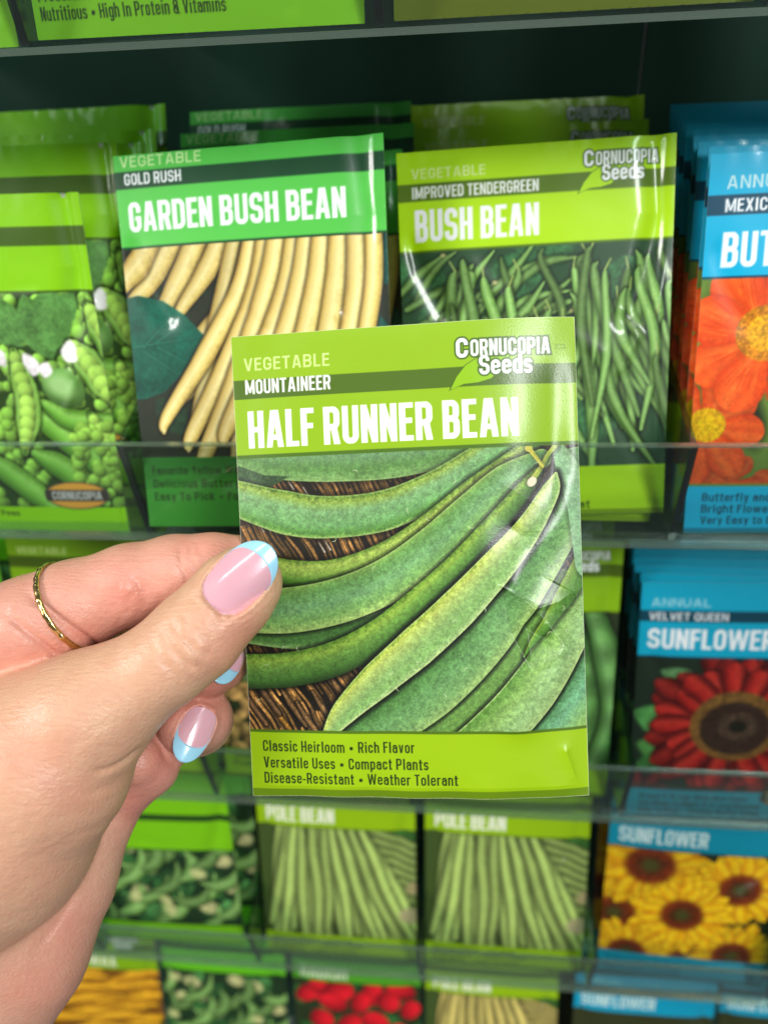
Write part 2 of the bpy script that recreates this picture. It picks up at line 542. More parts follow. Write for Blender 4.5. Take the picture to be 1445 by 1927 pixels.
def logo(cv, x, y, k=1., base=(.55, .74, .02), dark=(.25, .38, .05)):
    """the maker's name over a leaf; x,y = top left, k = scale"""
    P = [(53.4, 16.4), (55.0, 13.4), (57.2, 10.8), (60.2, 9.1), (64, 8.2), (68, 8.0), (66.6, 10.2), (65.2, 12.4), (63, 14.2), (60.0, 15.0), (56.6, 15.2)]
    P = np.array([((a - 54.9) * k + x, (b - 4.5) * k + y) for a, b in P])
    ctr = P.mean(0)
    cv.poly(ctr + (P - ctr) * 1.055, dark)
    cv.poly(P, base)
    o = (dark, .42 * k)
    lettering(cv, 'Seeds', x + 5.4 * k, y + 8.7 * k, 4.5 * k, 12.4 * k, WHITE, .155, .055, o)
    lettering(cv, 'C', x + .1 * k, y + 4.5 * k, 4.6 * k, 2.9 * k, WHITE, .17, .05, o)
    lettering(cv, 'ORNUCOPIA', x + 3.5 * k, y + 4.3 * k, 3.9 * k, 18.6 * k, WHITE, .16, .06, o)
    lettering(cv, 'Seeds', x + 5.4 * k, y + 8.7 * k, 4.5 * k, 12.4 * k, WHITE, .155, .055)


def oval(cv, cx, cy, k=1.):
    cv.ell(cx, cy, 12.6 * k, 5.6 * k, (.30, .27, .24))
    cv.ell(cx, cy, 12.0 * k, 5.1 * k, (.86, .62, .24))
    cv.rect(cx - 12.2 * k, cy - 2.3 * k, cx + 12.2 * k, cy + 2.3 * k, (.24, .22, .20))
    lettering(cv, 'CORNUCOPIA', cx - 9.6 * k, cy + 1.6 * k, 3.3 * k, 19.2 * k, (.80, .80, .78), .15, .07)


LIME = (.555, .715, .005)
LDK = (.29, .41, .03)
FLIME = (.68, .87, .01)
FLDK = (.33, .45, .06)

# ---------------------------------------------------------------- main packet art
_H = None


def homography(src, dst):
    A = []
    for (x, y), (u, v) in zip(src, dst):
        A += [[x, y, 1, 0, 0, 0, -u * x, -u * y, -u], [0, 0, 0, x, y, 1, -v * x, -v * y, -v]]
    return np.linalg.svd(np.array(A, float))[2][-1].reshape(3, 3)


# measured print coordinates -> mm on the sheet
_H = homography([(435, 635), (1085, 587), (1110, 1510), (475, 1502)], [(0, 0), (83, 0), (83, 115), (0, 115)])


def sheet(*p):
    q = np.c_[np.array(p, float), np.ones(len(p))] @ _H.T
    return q[:, :2] / q[:, 2:]


def art_half_runner(s):
    cv = Canvas(s, (.10, .08, .05), seed=3, cells=(90, 210, 420))
    cv.clip = (29.0, 98.6)
    r = np.random.default_rng(5)
    px = 83 / 645.
    # woven basket behind the pods: slanting canes
    X, Y = np.meshgrid(cv.x, cv.y)
    for w_, ang, off, op in ((1.5, 58, 0, 1.), (1.15, 62, 9, .75)):
        ca, sa = math.cos(math.radians(ang)), math.sin(math.radians(ang))
        p = (X * sa - Y * ca + .25 * np.sin(Y * .5 + X * .2)) / w_ + 200 + off
        q = X * ca + Y * sa
        k = np.floor(p).astype(int)
        tab = r.random((400, 8))
        seg = ((q + tab[k % 400, 0] * 9) / (6 + 6 * tab[k % 400, 1])).astype(int) % 5
        br = tab[k % 400, 2 + seg % 5]
        fr = p - k
        prof = np.clip(1.15 - (np.abs(fr * 2 - 1) * (1.15 + .5 * tab[k % 400, 7])) ** 2, 0, 1)
        warm = np.stack([.16 + .46 * br ** 1.5, .12 + .32 * br ** 1.5, .07 + .15 * br ** 2], -1) * (1 + .8 * cv.fine[..., None])
        on = (prof * (br > .28) * op)[..., None]
        cv.rgb = cv.rgb * (1 - on) + warm * prof[..., None] * on * (1.2 + .4 * (Y[..., None] > 80))
    for i in range(40):
        x, y = r.uniform(0, 60), r.uniform(33, 56)
        cv.pod([(x, y), (x + 1.4, y + 2.4)], [.08, .2], [(-1, (.72, .70, .66)), (1, (.6, .57, .52))], .3, shadow=0, n=2)
    for x, y in sheet((455, 1320), (500, 1330), (530, 1320), (560, 1345), (590, 1325), (480, 1300), (620, 1290)):
        g = np.array([(.62, .46, .26), (.75, .52, .16), (.55, .40, .24)][r.integers(3)])
        cv.pod([(x, y - 3), (x + 2.4, y + 1), (x + 6, y + 6)], [.3, .75, .6], [(-1, g * .5), (-.1, g), (1, g * .45)], .5, shadow=.8, sh=.6)
    sp = lambda P: sheet(*P)
    R = lambda *q: [v * px for v in q]
    dk = (.16, .30, .10)
    # A top pod
    cv.pod(sp([(430, 846), (520, 866), (620, 868), (740, 862), (860, 838), (960, 806)]), R(28, 37, 40, 38, 34, 22), [(-1, (.36, .54, .34)), (-.2, (.40, .58, .38)), (.4, (.34, .54, .26)), (1, (.44, .62, .34))], .30, (.55, .70, .40))
    # dark wedge left
    cv.poly(sp([(448, 878), (500, 896), (548, 898), (505, 922), (449, 914)]), (.22, .36, .20), .3)
    # B second pod
    cv.pod(sp([(430, 936), (540, 966), (620, 974), (720, 962), (810, 925), (890, 875), (985, 800)]), R(34, 42, 40, 38, 34, 30, 18), [(-1, (.30, .46, .14)), (-.75, (.55, .68, .26)), (-.3, (.46, .66, .42)), (.4, (.42, .66, .38)), (.8, (.33, .56, .22)), (1, (.58, .74, .38))], .34, (.60, .74, .40))
    # C third pod, yellow edge
    cv.pod(sp([(480, 1068), (560, 1082), (640, 1078), (730, 1045), (810, 992), (890, 925), (1000, 838)]), R(26, 27, 27, 27, 26, 24, 15), [(-1, (.36, .52, .16)), (-.6, (.62, .74, .30)), (0, (.52, .68, .26)), (.5, (.28, .50, .14)), (1, (.12, .24, .06))], .36, None, .7)
    # D2 darker strip under D
    cv.pod(sp([(440, 1190), (560, 1200), (660, 1190), (760, 1150), (850, 1085), (930, 1000)]), R(22, 23, 22, 20, 14, 8), [(-1, (.22, .40, .16)), (.5, (.27, .47, .20)), (1, (.50, .68, .36))], .30, (.50, .66, .36))
    # D broad pod
    cv.pod(sp([(430, 1152), (540, 1150), (640, 1130), (730, 1092), (810, 1035), (880, 970), (950, 905), (1020, 862)]), R(42, 44, 43, 42, 40, 36, 30, 18), [(-1, (.48, .66, .28)), (-.6, (.38, .60, .30)), (0, (.42, .64, .40)), (.55, (.44, .65, .33)), (1, (.60, .74, .38))], .34, (.60, .74, .40), .75)
    # E dark pod
    cv.pod(sp([(440, 1268), (540, 1262), (630, 1240), (710, 1198), (780, 1140), (850, 1075), (920, 1000), (980, 930), (1012, 888)]), R(34, 34, 33, 31, 27, 24, 21, 18, 9), [(-1, (.30, .48, .12)), (-.6, (.52, .68, .22)), (-.1, (.38, .58, .22)), (.5, (.26, .46, .16)), (1, (.13, .24, .08))], .36, None, .8)
    # H darker pod bottom middle
    cv.pod(sp([(740, 1430), (850, 1370), (930, 1295), (1000, 1200), (1060, 1100)]), R(46, 52, 42, 34, 26), [(-1, (.36, .55, .24)), (.3, (.40, .60, .26)), (.8, (.52, .66, .20)), (1, (.34, .50, .12))], .32, (.50, .64, .26), .7)
    # J bottom right pods
    cv.pod(sp([(960, 1440), (1040, 1375), (1110, 1290), (1150, 1200)]), R(40, 48, 50, 40), [(-1, (.24, .46, .20)), (0, (.40, .66, .48)), (1, (.55, .72, .32))], .3, (.60, .74, .42), .8)
    cv.pod(sp([(850, 1440), (930, 1375), (1000, 1300), (1060, 1210), (1110, 1110)]), R(42, 46, 46, 42, 38), [(-1, (.32, .54, .18)), (-.3, (.50, .68, .34)), (.4, (.56, .74, .46)), (1, (.62, .76, .46))], .3, (.70, .82, .52), .9)
    cv.pod(sp([(985, 1235), (1060, 1130), (1110, 1050)]), R(2, 18, 22), [(-1, (.50, .64, .20)), (0, (.34, .56, .20)), (1, (.26, .46, .16))], .3, None, .6)
    # G
    cv.pod(sp([(620, 1435), (720, 1368), (810, 1300), (885, 1225), (950, 1140), (1010, 1050), (1062, 960), (1090, 880)]), R(36, 46, 50, 50, 50, 48, 44, 40), [(-1, (.20, .40, .16)), (-.5, (.32, .54, .26)), (0, (.38, .60, .34)), (.6, (.44, .64, .36)), (1, (.58, .72, .40))], .34, (.55, .72, .40), .9)
    cv.pod(sp([(1050, 835), (1075, 890), (1100, 950), (1120, 1060)]), R(10, 24, 30, 34), [(-1, (.44, .60, .40)), (0, (.50, .68, .50)), (1, (.50, .70, .50))], .25, None, .3)  # pale strip: whitish sheen on the sheet's right side, painted into the print
    # F long pale pod in front
    cv.pod(sp([(614, 1388), (648, 1340), (710, 1280), (785, 1215), (860, 1145), (930, 1070), (990, 1000), (1036, 925), (1048, 890)]), R(10, 24, 34, 38, 37, 32, 25, 17, 3), [(-1, (.45, .62, .14)), (-.78, (.70, .78, .32)), (-.45, (.64, .75, .38)), (.1, (.50, .67, .37)), (.6, (.48, .68, .36)), (1, (.62, .76, .48))], .30, (.74, .84, .52), 1.0, sh=1.6)
    # dark gap along F with the thin cane
    cv.pod(sp([(1000, 905), (1018, 880), (1032, 855), (1046, 838)]), [.7, .6, .5, .6], [(-1, (.70, .74, .26)), (1, (.50, .62, .20))], .2, None, .5)
    cv.pod(sp([(1022, 876), (1000, 848), (995, 842)]), [.4, .5, .9], [(-1, (.80, .76, .24)), (1, (.66, .68, .2))], .2, None, .3)
    cv.ell(*sheet((1001, 906))[0], 1.3, 1.0, (.86, .84, .72), -.8)
    # stray hairs
    for i in range(30):
        x, y = r.uniform(0, 80), r.uniform(33, 96)
        a = r.uniform(0, 6.28)
        cv.pod([(x, y), (x + .8 * math.cos(a), y + .8 * math.sin(a)), (x + 1.3 * math.cos(a + .5), y + 1.3 * math.sin(a + .5))], [.05, .09, .04], [(-1, (.78, .86, .66)), (1, (.7, .8, .6))], 0, shadow=0, n=2)
    g = cv.rgb.mean(-1, keepdims=True)
    cv.rgb[:] = np.clip((g + (cv.rgb - g) * .90) * (1 + .14 * cv.fine[..., None]) * np.array((1.02, 1.0, .98)), 0, 1)
    # bands
    cv.clip = (0, 115)
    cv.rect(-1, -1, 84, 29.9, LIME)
    cv.rect(-1, 29.2, 84, 30.1, (.28, .42, .05))
    cv.rect(-1, 10.8, 84, 15.5, LDK)
    cv.rect(-1, 98.2, 84, 116, (.59, .74, .01))
    cv.rect(-1, 97.8, 84, 98.5, (.30, .42, .06))
    cv.rect(-1, 112.9, 84, 116, (.40, .53, .02))
    lettering(cv, 'VEGETABLE', 3.0, 8.6, 3.1, 21.6, (.80, .90, .56), .135, .10)
    lettering(cv, 'MOUNTAINEER', 3.1, 14.3, 3.5, 21.6, WHITE, .15, .07)
    lettering(cv, 'HALF RUNNER BEAN', 3.4, 27.6, 9.1, 65.6, WHITE, .165, .055)
    logo(cv, 54.9, 4.2)
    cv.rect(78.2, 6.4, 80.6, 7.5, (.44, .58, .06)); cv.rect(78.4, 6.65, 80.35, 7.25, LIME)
    dkt = (.10, .17, .03)
    for tx, y, w in (('Classic Heirloom  •  Rich Flavor', 103.6, 38.2), ('Versatile Uses  •  Compact Plants', 107.8, 41.4), ('Disease-Resistant  •  Weather Tolerant', 111.7, 48.4)):
        lettering(cv, tx, 3.3, y - .3, 2.75, w, dkt, .135, .10)
    # worn white paper edge
    ed = np.minimum(np.minimum(cv.x, 83 - cv.x)[None], np.minimum(cv.y, 115 - cv.y)[:, None])
    k = np.clip(1 - ed / (.09 + .30 * np.clip(cv.coarse, 0, 1)), 0, 1)[..., None] * .8
    cv.rgb = cv.rgb * (1 - k) + np.array((.88, .90, .82)) * k
    # fine diagonal screen of the print
    X, Y = cv.x[None], cv.y[:, None]
    cv.rgb *= (1 + .012 * np.sin((X + Y) * 8.5) * np.sin((X - Y) * 8.5))[..., None]
    return cv


# ---------------------------------------------------------------- other prints
def bands(cv, base, dark, stripe, pic, bottom, w=83):
    """coloured header with its stripe and the footer"""
    cv.clip = (0, cv.h)
    cv.rect(-1, -1, w + 1, pic, base)
    cv.rect(-1, pic - .5, w + 1, pic + .2, dark)
    cv.rect(-1, stripe[0], w + 1, stripe[1], dark)
    cv.rect(-1, bottom, w + 1, cv.h + 1, base)
    cv.rect(-1, cv.h - 1.8, w + 1, cv.h + 1, np.array(base) * .7)


def foot(cv, lines, x, y, dy, wid, dark=(.10, .16, .06), cap=2.7):
    for i, (t, w) in enumerate(lines):
        lettering(cv, t, x, y + dy * i, cap, w, dark, .13, .10)


def art_gold(s):
    cv = Canvas(s, (.14, .17, .12), seed=21)
    cv.clip = (26, 93); r = np.random.default_rng(2)
    for i in range(30):
        cv.poly(leaf_shape(r.uniform(0, 80), r.uniform(28, 92), r.uniform(8, 18), r.uniform(2, 6), r.uniform(0, 6.3)), (.12, .22, .14), .4, 1.)
    for c in ((76, 33, 9, .6), (80, 52, 10, 1.4), (74, 62, 8, 2.)):
        cv.poly(leaf_shape(c[0] - 6, c[1] - 6, 22, 9, c[3]), (.06, .32, .28), .3, .6)
    yel = lambda k: [(-1, np.array((.66, .55, .26)) * k), (-.5, np.array((.90, .81, .46)) * k), (.1, np.array((.97, .91, .63)) * k), (.7, np.array((.84, .74, .42)) * k), (1, np.array((.60, .48, .22)) * k)]
    for (x0, y0, x1, y1, w) in ((18, 24, 1, 44, 3.6), (26, 24, 8, 50, 3.6), (10, 24, -4, 40, 4), (34, 24, 18, 46, 3.2), (40, 40, 12, 64, 3.4), (46, 46, 14, 74, 3.6)):
        cv.pod([(x0, y0), ((x0 + x1) / 2 + 1.5, (y0 + y1) / 2), (x1, y1)], [w, w, w * .6], yel(.92), .12)
    for i in range(9):
        x0 = 38 + i * 5
        cv.pod([(x0, 24), (x0 - 8, 50), (x0 - 20 + i * 1.5, 84 + (i % 3) * 6)], [2.6, 3.2, 1.2], yel(.86), .1, shadow=.5)
    cv.poly([(-2, 42), (4, 41), (12, 43), (19, 47.5), (25, 54), (21, 60), (16, 66), (10, 71), (3, 73), (-2, 73)], (.05, .33, .26), .25, .5)
    for (x, y, L, a) in ((-2, 57, 26, -.1), (4, 57, 14, -.7), (8, 56, 14, -.5), (4, 58, 13, .6), (9, 57, 12, .5)):
        cv.pod([(x, y), (x + L * math.cos(a), y + L * math.sin(a))], [.3, .12], [(-1, (.14, .46, .36)), (1, (.10, .42, .33))], .1, shadow=.15, sh=.5)
    for i, (x0, x1, y1, w) in enumerate(((44, 10, 84, 3.0), (48, 18, 90, 3.4), (52, 22, 96, 3.6), (57, 30, 88, 3.6), (61, 37, 92, 3.7), (65, 44, 96, 3.7), (70, 55, 98, 3.6), (75, 64, 94, 3.6), (79, 72, 84, 2.6))):
        y0 = 22 + (i % 2) * 2
        cv.pod([(x0, y0), (x0 * .8 + x1 * .2 + 1, y0 + 18), (x0 * .45 + x1 * .55, (y0 + y1) * .56), (x1, y1 - 5), (x1 - 1.5, y1)], [w, w * 1.05, w * 1.02, w * .7, .4], yel(1.0), .10, shadow=.6)
    bands(cv, (.33, .76, .29), (.07, .27, .15), (4.7, 9.7), 27, 92)
    cv.rect(-1, 92, 84, 116, (.17, .46, .14))  # darker footer: shade behind the tray lip painted into its green
    lettering(cv, 'VEGETABLE', 2.0, 3.5, 3.1, 26, (.80, .93, .66), .135, .10)
    lettering(cv, 'GOLD RUSH', 3.0, 8.6, 3.3, 18.5, WHITE, .15, .07)
    lettering(cv, 'GARDEN BUSH BEAN', 3.4, 22.2, 8.6, 68, WHITE, .165, .055)
    foot(cv, (('Favorite Yellow Wax Bean', 40), ('Delicious Buttery-Smooth', 44), ('Easy To Pick  •  For Freezing', 46)), 3, 97.5, 4.3, 40)
    return cv


GRN = lambda k=1.: [(-1, np.array((.30, .46, .20)) * k), (-.5, np.array((.48, .66, .34)) * k), (0, np.array((.60, .78, .45)) * k), (.5, np.array((.48, .66, .33)) * k), (1, np.array((.28, .44, .18)) * k)]


def art_bush(s, title='BUSH BEAN', sub='IMPROVED TENDERGREEN', tw=38, seed=31):
    cv = Canvas(s, (.17, .30, .19), seed=seed)
    cv.clip = (28, 99); r = np.random.default_rng(seed)
    for i in range(26):
        cv.poly(leaf_shape(r.uniform(-5, 80), r.uniform(24, 95), r.uniform(12, 26), r.uniform(4, 9), r.uniform(0, 6.3)), (.22, .42, .25), .35, 1.)
    for i in range(40):
        x, y = r.uniform(-2, 34), r.uniform(30, 62)
        a = r.uniform(-1.1, -.1)
        L = r.uniform(16, 32)
        cv.pod([(x, y + 12), (x + L * .5 * math.cos(a), y + 12 + L * .5 * math.sin(a) - r.uniform(-3, 4)), (x + L * math.cos(a), y + 12 + L * math.sin(a))], [1.0, 1.5, .3], GRN(.72 + .3 * r.random()), .15, shadow=.35)
        if i % 3 == 0: cv.ell(x + L * math.cos(a), y + 12 + L * math.sin(a), .8, .6, (.70, .68, .44), soft=.6)
    for i in range(70):
        x = 14 + 70 * (i * .618 % 1); y = 30 + r.uniform(0, 34)
        L = r.uniform(24, 56); k = (x - 34) * .22 + r.uniform(-12, 12)
        bow = r.uniform(-6, 6)
        w_ = r.uniform(1.3, 2.1)
        cv.pod([(x, y), (x + r.uniform(-1, 1) + bow * .2, y + 4), (x + k * .4 + bow, y + L * .5), (x + k, y + L)], [.3, w_ * .75, w_, w_ * .35], GRN(.66 + .42 * r.random()), .13, shadow=.4)
        if i % 2: cv.pod([(x, y), (x + r.uniform(-2, 2), y - 3)], [.3, .25], [(-1, (.66, .74, .42)), (1, (.5, .6, .3))], .1, shadow=0, n=2)
    bands(cv, FLIME, FLDK, (9.2, 14.4), 29.4, 98.6)
    lettering(cv, 'VEGETABLE', 4.4, 7.9, 3.0, 22.6, (.86, .94, .62), .15, .09)
    if sub:
        lettering(cv, sub, 4.4, 13.6, 3.4, 38.5 * len(sub) / 20., WHITE, .15, .07)
    lettering(cv, title, 5.0, 26.4, 9.5, tw, WHITE, .165, .055)
    logo(cv, 56.2, 3.2, 1., FLIME)
    foot(cv, (('Vigorous Plants  •  Straight Pods', 44), ('Stringless  •  Tender To Eat', 52), ('Tolerates Heat  •  Freezes Great', 56)), 3.5, 104.4, 4.2, 50)
    return cv


def petals(cv, cx, cy, r0, r1, n, w, stops, seed, ang0=0., arc=6.283, jit=.12, sh=.45, prof=(.4, 1, .8, .15)):
    r = np.random.default_rng(seed)
    order = r.permutation(n)
    for i in order:
        a = ang0 + arc * i / n + r.uniform(-jit, jit)
        L = r1 * r.uniform(.86, 1.06)
        ca, sa = math.cos(a), math.sin(a)
        b = r.uniform(-.06, .06)
        cv.pod([(cx + ca * r0 * .6, cy + sa * r0 * .6), (cx + math.cos(a + b) * (r0 + L) * .5, cy + math.sin(a + b) * (r0 + L) * .5), (cx + ca * L * .86, cy + sa * L * .86), (cx + ca * L, cy + sa * L)], [w * q for q in prof], stops, .22, shadow=sh, n=6, sh=w * .25)


def disc(cv, cx, cy, r, cols, seed, n=260):
    g = np.random.default_rng(seed)
    cv.ell(cx, cy, r * 1.05, r * 1.0, np.array(cols[0]) * .75, tex=.3)
    for i in range(n):
        q = math.sqrt((i + .5) / n) * r; a = i * 2.39996
        cv.ell(cx + q * math.cos(a), cy + q * math.sin(a), r * .055, r * .055, np.array(cols[min(len(cols) - 1, int(q / r * len(cols)))]) * g.uniform(.75, 1.2))


def art_tithonia(s):
    cv = Canvas(s, (.40, .52, .20), seed=41)
    cv.clip = (33, 98); r = np.random.default_rng(4)
    for i in range(22):
        cv.ell(r.uniform(0, 83), r.uniform(34, 98), r.uniform(4, 9), r.uniform(3, 7), [(.80, .66, .10), (.30, .44, .16), (.12, .18, .08), (.55, .66, .25)][r.integers(4)], r.uniform(0, 3), soft=3)
    o = lambda k: [(-1, np.array((.84, .24, .05)) * k), (-.45, np.array((.95, .38, .12)) * k), (-.1, np.array((.91, .33, .10)) * k), (.3, np.array((.96, .43, .16)) * k), (1, np.array((.84, .25, .05)) * k)]
    PF = (.25, .72, 1.0, .72)
    for x, y, R_, k_ in ((30, 99, 9, .85), (12, 98, 9, .85), (52, 92, 10, .88), (70, 94, 12, .88), (45, 76, 7, .85)):
        petals(cv, x, y, 1, R_, 7, R_ * .34, o(k_), int(x), sh=.12, prof=PF)
    petals(cv, 4, 79, 2.0, 15.5, 8, 5.4, o(.95), 9, .1, sh=.12, prof=PF)
    disc(cv, 4.5, 79, 5.4, ((.98, .78, .05), (.97, .72, .04)), 2, 200)
    petals(cv, 62, 56, 3, 20, 8, 7.0, o(.95), 15, sh=.12, prof=PF)
    disc(cv, 62, 56, 7, ((.95, .72, .05), (.93, .66, .04)), 8, 160)
    petals(cv, 19, 52, 3, 20.5, 8, 7.6, o(1.0), 12, .25, sh=.12, prof=PF)
    for i in range(150):   # veins
        a_ = r.uniform(0, 6.28); q = r.uniform(8, 14)
        cv.pod([(19 + q * math.cos(a_), 52 + q * math.sin(a_)), (19 + (q + 6) * math.cos(a_ + .02), 52 + (q + 6) * math.sin(a_ + .02))], [.12, .22, .08], [(-1, (.86, .27, .07)), (1, (.86, .27, .07))], 0, shadow=0, n=2)
    disc(cv, 19.5, 51, 8.2, ((.86, .62, .12), (.92, .66, .12), (.80, .50, .10)), 3, 420)
    b = (.02, .69, .86)
    bands(cv, b, (.03, .27, .37), (11.2, 16.8), 34.5, 99)
    lettering(cv, 'ANNUAL', 5.0, 9.6, 3.6, 20, (.78, .90, .92), .135, .10)
    lettering(cv, 'MEXICAN', 5.0, 15.9, 3.6, 17, WHITE, .15, .07)
    lettering(cv, 'BUTTERFLY', 5.0, 31.5, 10, 44, WHITE, .165, .055)
    foot(cv, (('Butterfly and Pollinator Favorite', 52), ('Bright Flowers are Long Lasting', 52), ('Very Easy to Grow', 28)), 5, 104, 3.9, 50, (.04, .20, .28))
    return cv


def pea_pod_row(cv, x0, y0, x1, y1, n, r, col):
    for i in range(n):
        t = i / (n - 1.)
        cv.ell(x0 + (x1 - x0) * t + math.sin(t * 3) * 1.5, y0 + (y1 - y0) * t, r, r * 1.05, col, shade=.45, tex=.1)


def art_pea(s):
    cv = Canvas(s, (.16, .26, .10), seed=51)
    cv.clip = (29, 104); r = np.random.default_rng(6)
    for i in range(520):
        k = r.uniform(.80, 1.12)
        q = r.uniform(1.7, 2.7)
        cv.ell(r.uniform(0, 83), r.uniform(30, 103), q, q, np.array((.52, .74, .28)) * k, shade=.45, tex=.08)
    def open_pod(x0, y0, x1, y1, n, q, w=1.55):
        mx_, my_ = (x0 + x1) / 2 + (y1 - y0) * .08, (y0 + y1) / 2 - (x1 - x0) * .08
        cv.pod([(x0, y0), (mx_, my_), (x1, y1)], [q * .4, q * w, q * w, q * .3], [(-1, (.34, .54, .18)), (-.7, (.56, .76, .34)), (-.4, (.26, .42, .14)), (.4, (.26, .42, .14)), (.7, (.58, .78, .36)), (1, (.32, .50, .16))], .1, shadow=.6)
        P = catmull([(x0, y0), (mx_, my_), (x1, y1)], 20)
        for i in range(n):
            c = P[int((i + .8) / (n + .6) * (len(P) - 1))]
            qq = q * (.72 + .3 * math.sin((i + .5) / n * math.pi))
            cv.ell(c[0], c[1], qq, qq * 1.03, np.array((.62, .80, .34)) * r.uniform(.92, 1.06), shade=.4, tex=.08)
    for (x, y, L, w, a) in ((60, 30, 22, 7, 1.3), (70, 28, 22, 8, 1.8), (46, 30, 20, 8, 1.0), (30, 32, 20, 6, .9), (76, 30, 16, 5, 2.2), (14, 34, 20, 7, .6)):
        cv.poly(leaf_shape(x, y, L, w, a), (.34, .54, .26), .3, .6)
    for (p, w) in ((((52, 68), (62, 74), (74, 86), (86, 88)), 4.6), (((54, 84), (64, 90), (76, 102)), 4.6), (((34, 84), (46, 94), (60, 108)), 4.6), (((60, 66), (70, 72), (84, 72)), 3.8), (((20, 60), (26, 80), (30, 100)), 4.2)):
        cv.pod(p, [w * .4, w, w * 1.05, w * .4], [(-1, (.34, .54, .16)), (-.3, (.56, .80, .36)), (.2, (.46, .72, .26)), (1, (.24, .42, .12))], .12, shadow=.6)
    cv.ell(68, 61, 7.5, 6.5, (.40, .60, .28), .5, shade=.3)
    cv.ell(67, 60, 4.8, 3.5, (.62, .80, .50), .5, soft=3)
    open_pod(53, 48, 50, 84, 9, 2.9)
    open_pod(72, 46, 84, 66, 6, 3.3)
    open_pod(80, 34, 88, 56, 6, 3.2)
    open_pod(76, 70, 82, 98, 8, 2.6)
    open_pod(10, 50, 30, 84, 9, 2.9)
    for i in range(60):
        q = r.uniform(1.9, 2.5)
        cv.ell(r.uniform(68, 84), r.uniform(74, 100), q, q, np.array((.56, .76, .30)) * r.uniform(.85, 1.1), shade=.45, tex=.08)
    for (x, y) in ((56, 49), (60, 51), (64, 52), (69, 48), (72, 45), (46, 47), (44, 50)):
        cv.poly(leaf_shape(x, y, r.uniform(5, 8), 2.6, r.uniform(-.6, 2)), (.93, .91, .92), .2, .8)
    bands(cv, (.53, .80, .02), (.26, .38, .08), (9.6, 15.4), 29.5, 104)
    oval(cv, 66, 99.5, .95)
    foot(cv, (('Sweet Flavor  •  Large Peas', 40), ('Heavy Producer', 24)), 3, 107.6, 3.4, 40, cap=2.2)
    return cv


def art_velvet(s):
    cv = Canvas(s, (.10, .16, .11), seed=61)
    cv.clip = (28, 99); r = np.random.default_rng(8)
    for (x, y, L, w, a, c) in ((0, 60, 22, 8, .3, (.30, .56, .28)), (2, 76, 26, 9, .2, (.28, .50, .24)), (10, 40, 18, 5, .3, (.36, .55, .34)), (60, 30, 24, 8, .6, (.24, .46, .22)), (2, 88, 20, 6, -.4, (.20, .40, .18))):
        cv.poly(leaf_shape(x, y, L, w, a), c, .3, 1.5)
    red = lambda k: [(-1, np.array((.34, .03, .03)) * k), (-.3, np.array((.78, .15, .12)) * k), (.3, np.array((.86, .22, .17)) * k), (1, np.array((.30, .03, .03)) * k)]
    petals(cv, 41, 66, 10, 36, 22, 5.6, red(.62), 1, sh=.3, prof=(.4, 1, 1.0, .35))
    petals(cv, 41, 66, 10, 30, 22, 5.0, red(.80), 2, sh=.3, prof=(.4, 1, 1.1, .4))
    petals(cv, 4, 104, 4, 14, 12, 3.5, red(.5), 4)
    cv.ell(42, 66, 18.5, 17, (.42, .30, .13), tex=.5, soft=1)
    cv.ell(42, 67, 14.5, 13, (.19, .13, .09), tex=.4, soft=1.5)
    cv.ell(43, 66, 8, 7, (.26, .20, .15), tex=.5, soft=2)
    cv.ell(43, 66, 3.6, 3, (.09, .09, .05), soft=1)
    b = (.02, .64, .77)
    bands(cv, b, (.03, .25, .32), (12.4, 17.4), 33.6, 99.4)
    lettering(cv, 'ANNUAL', 4.2, 10.6, 3.6, 23, (.66, .86, .90), .135, .10)
    lettering(cv, 'VELVET QUEEN', 3.6, 16.7, 3.4, 31, WHITE, .15, .07)
    lettering(cv, 'SUNFLOWER', 3.6, 29.6, 9, 50, WHITE, .165, .055)
    oval(cv, 68, 102, .95)
    foot(cv, (('Grows 5 ft Tall With Rich Color', 46), ('Cut Often To Make It A Long Bloomer', 52), ('Easy To Grow  •  Striking Garden Flower', 52)), 5, 104.5, 3.8, 50, (.04, .22, .28))
    return cv


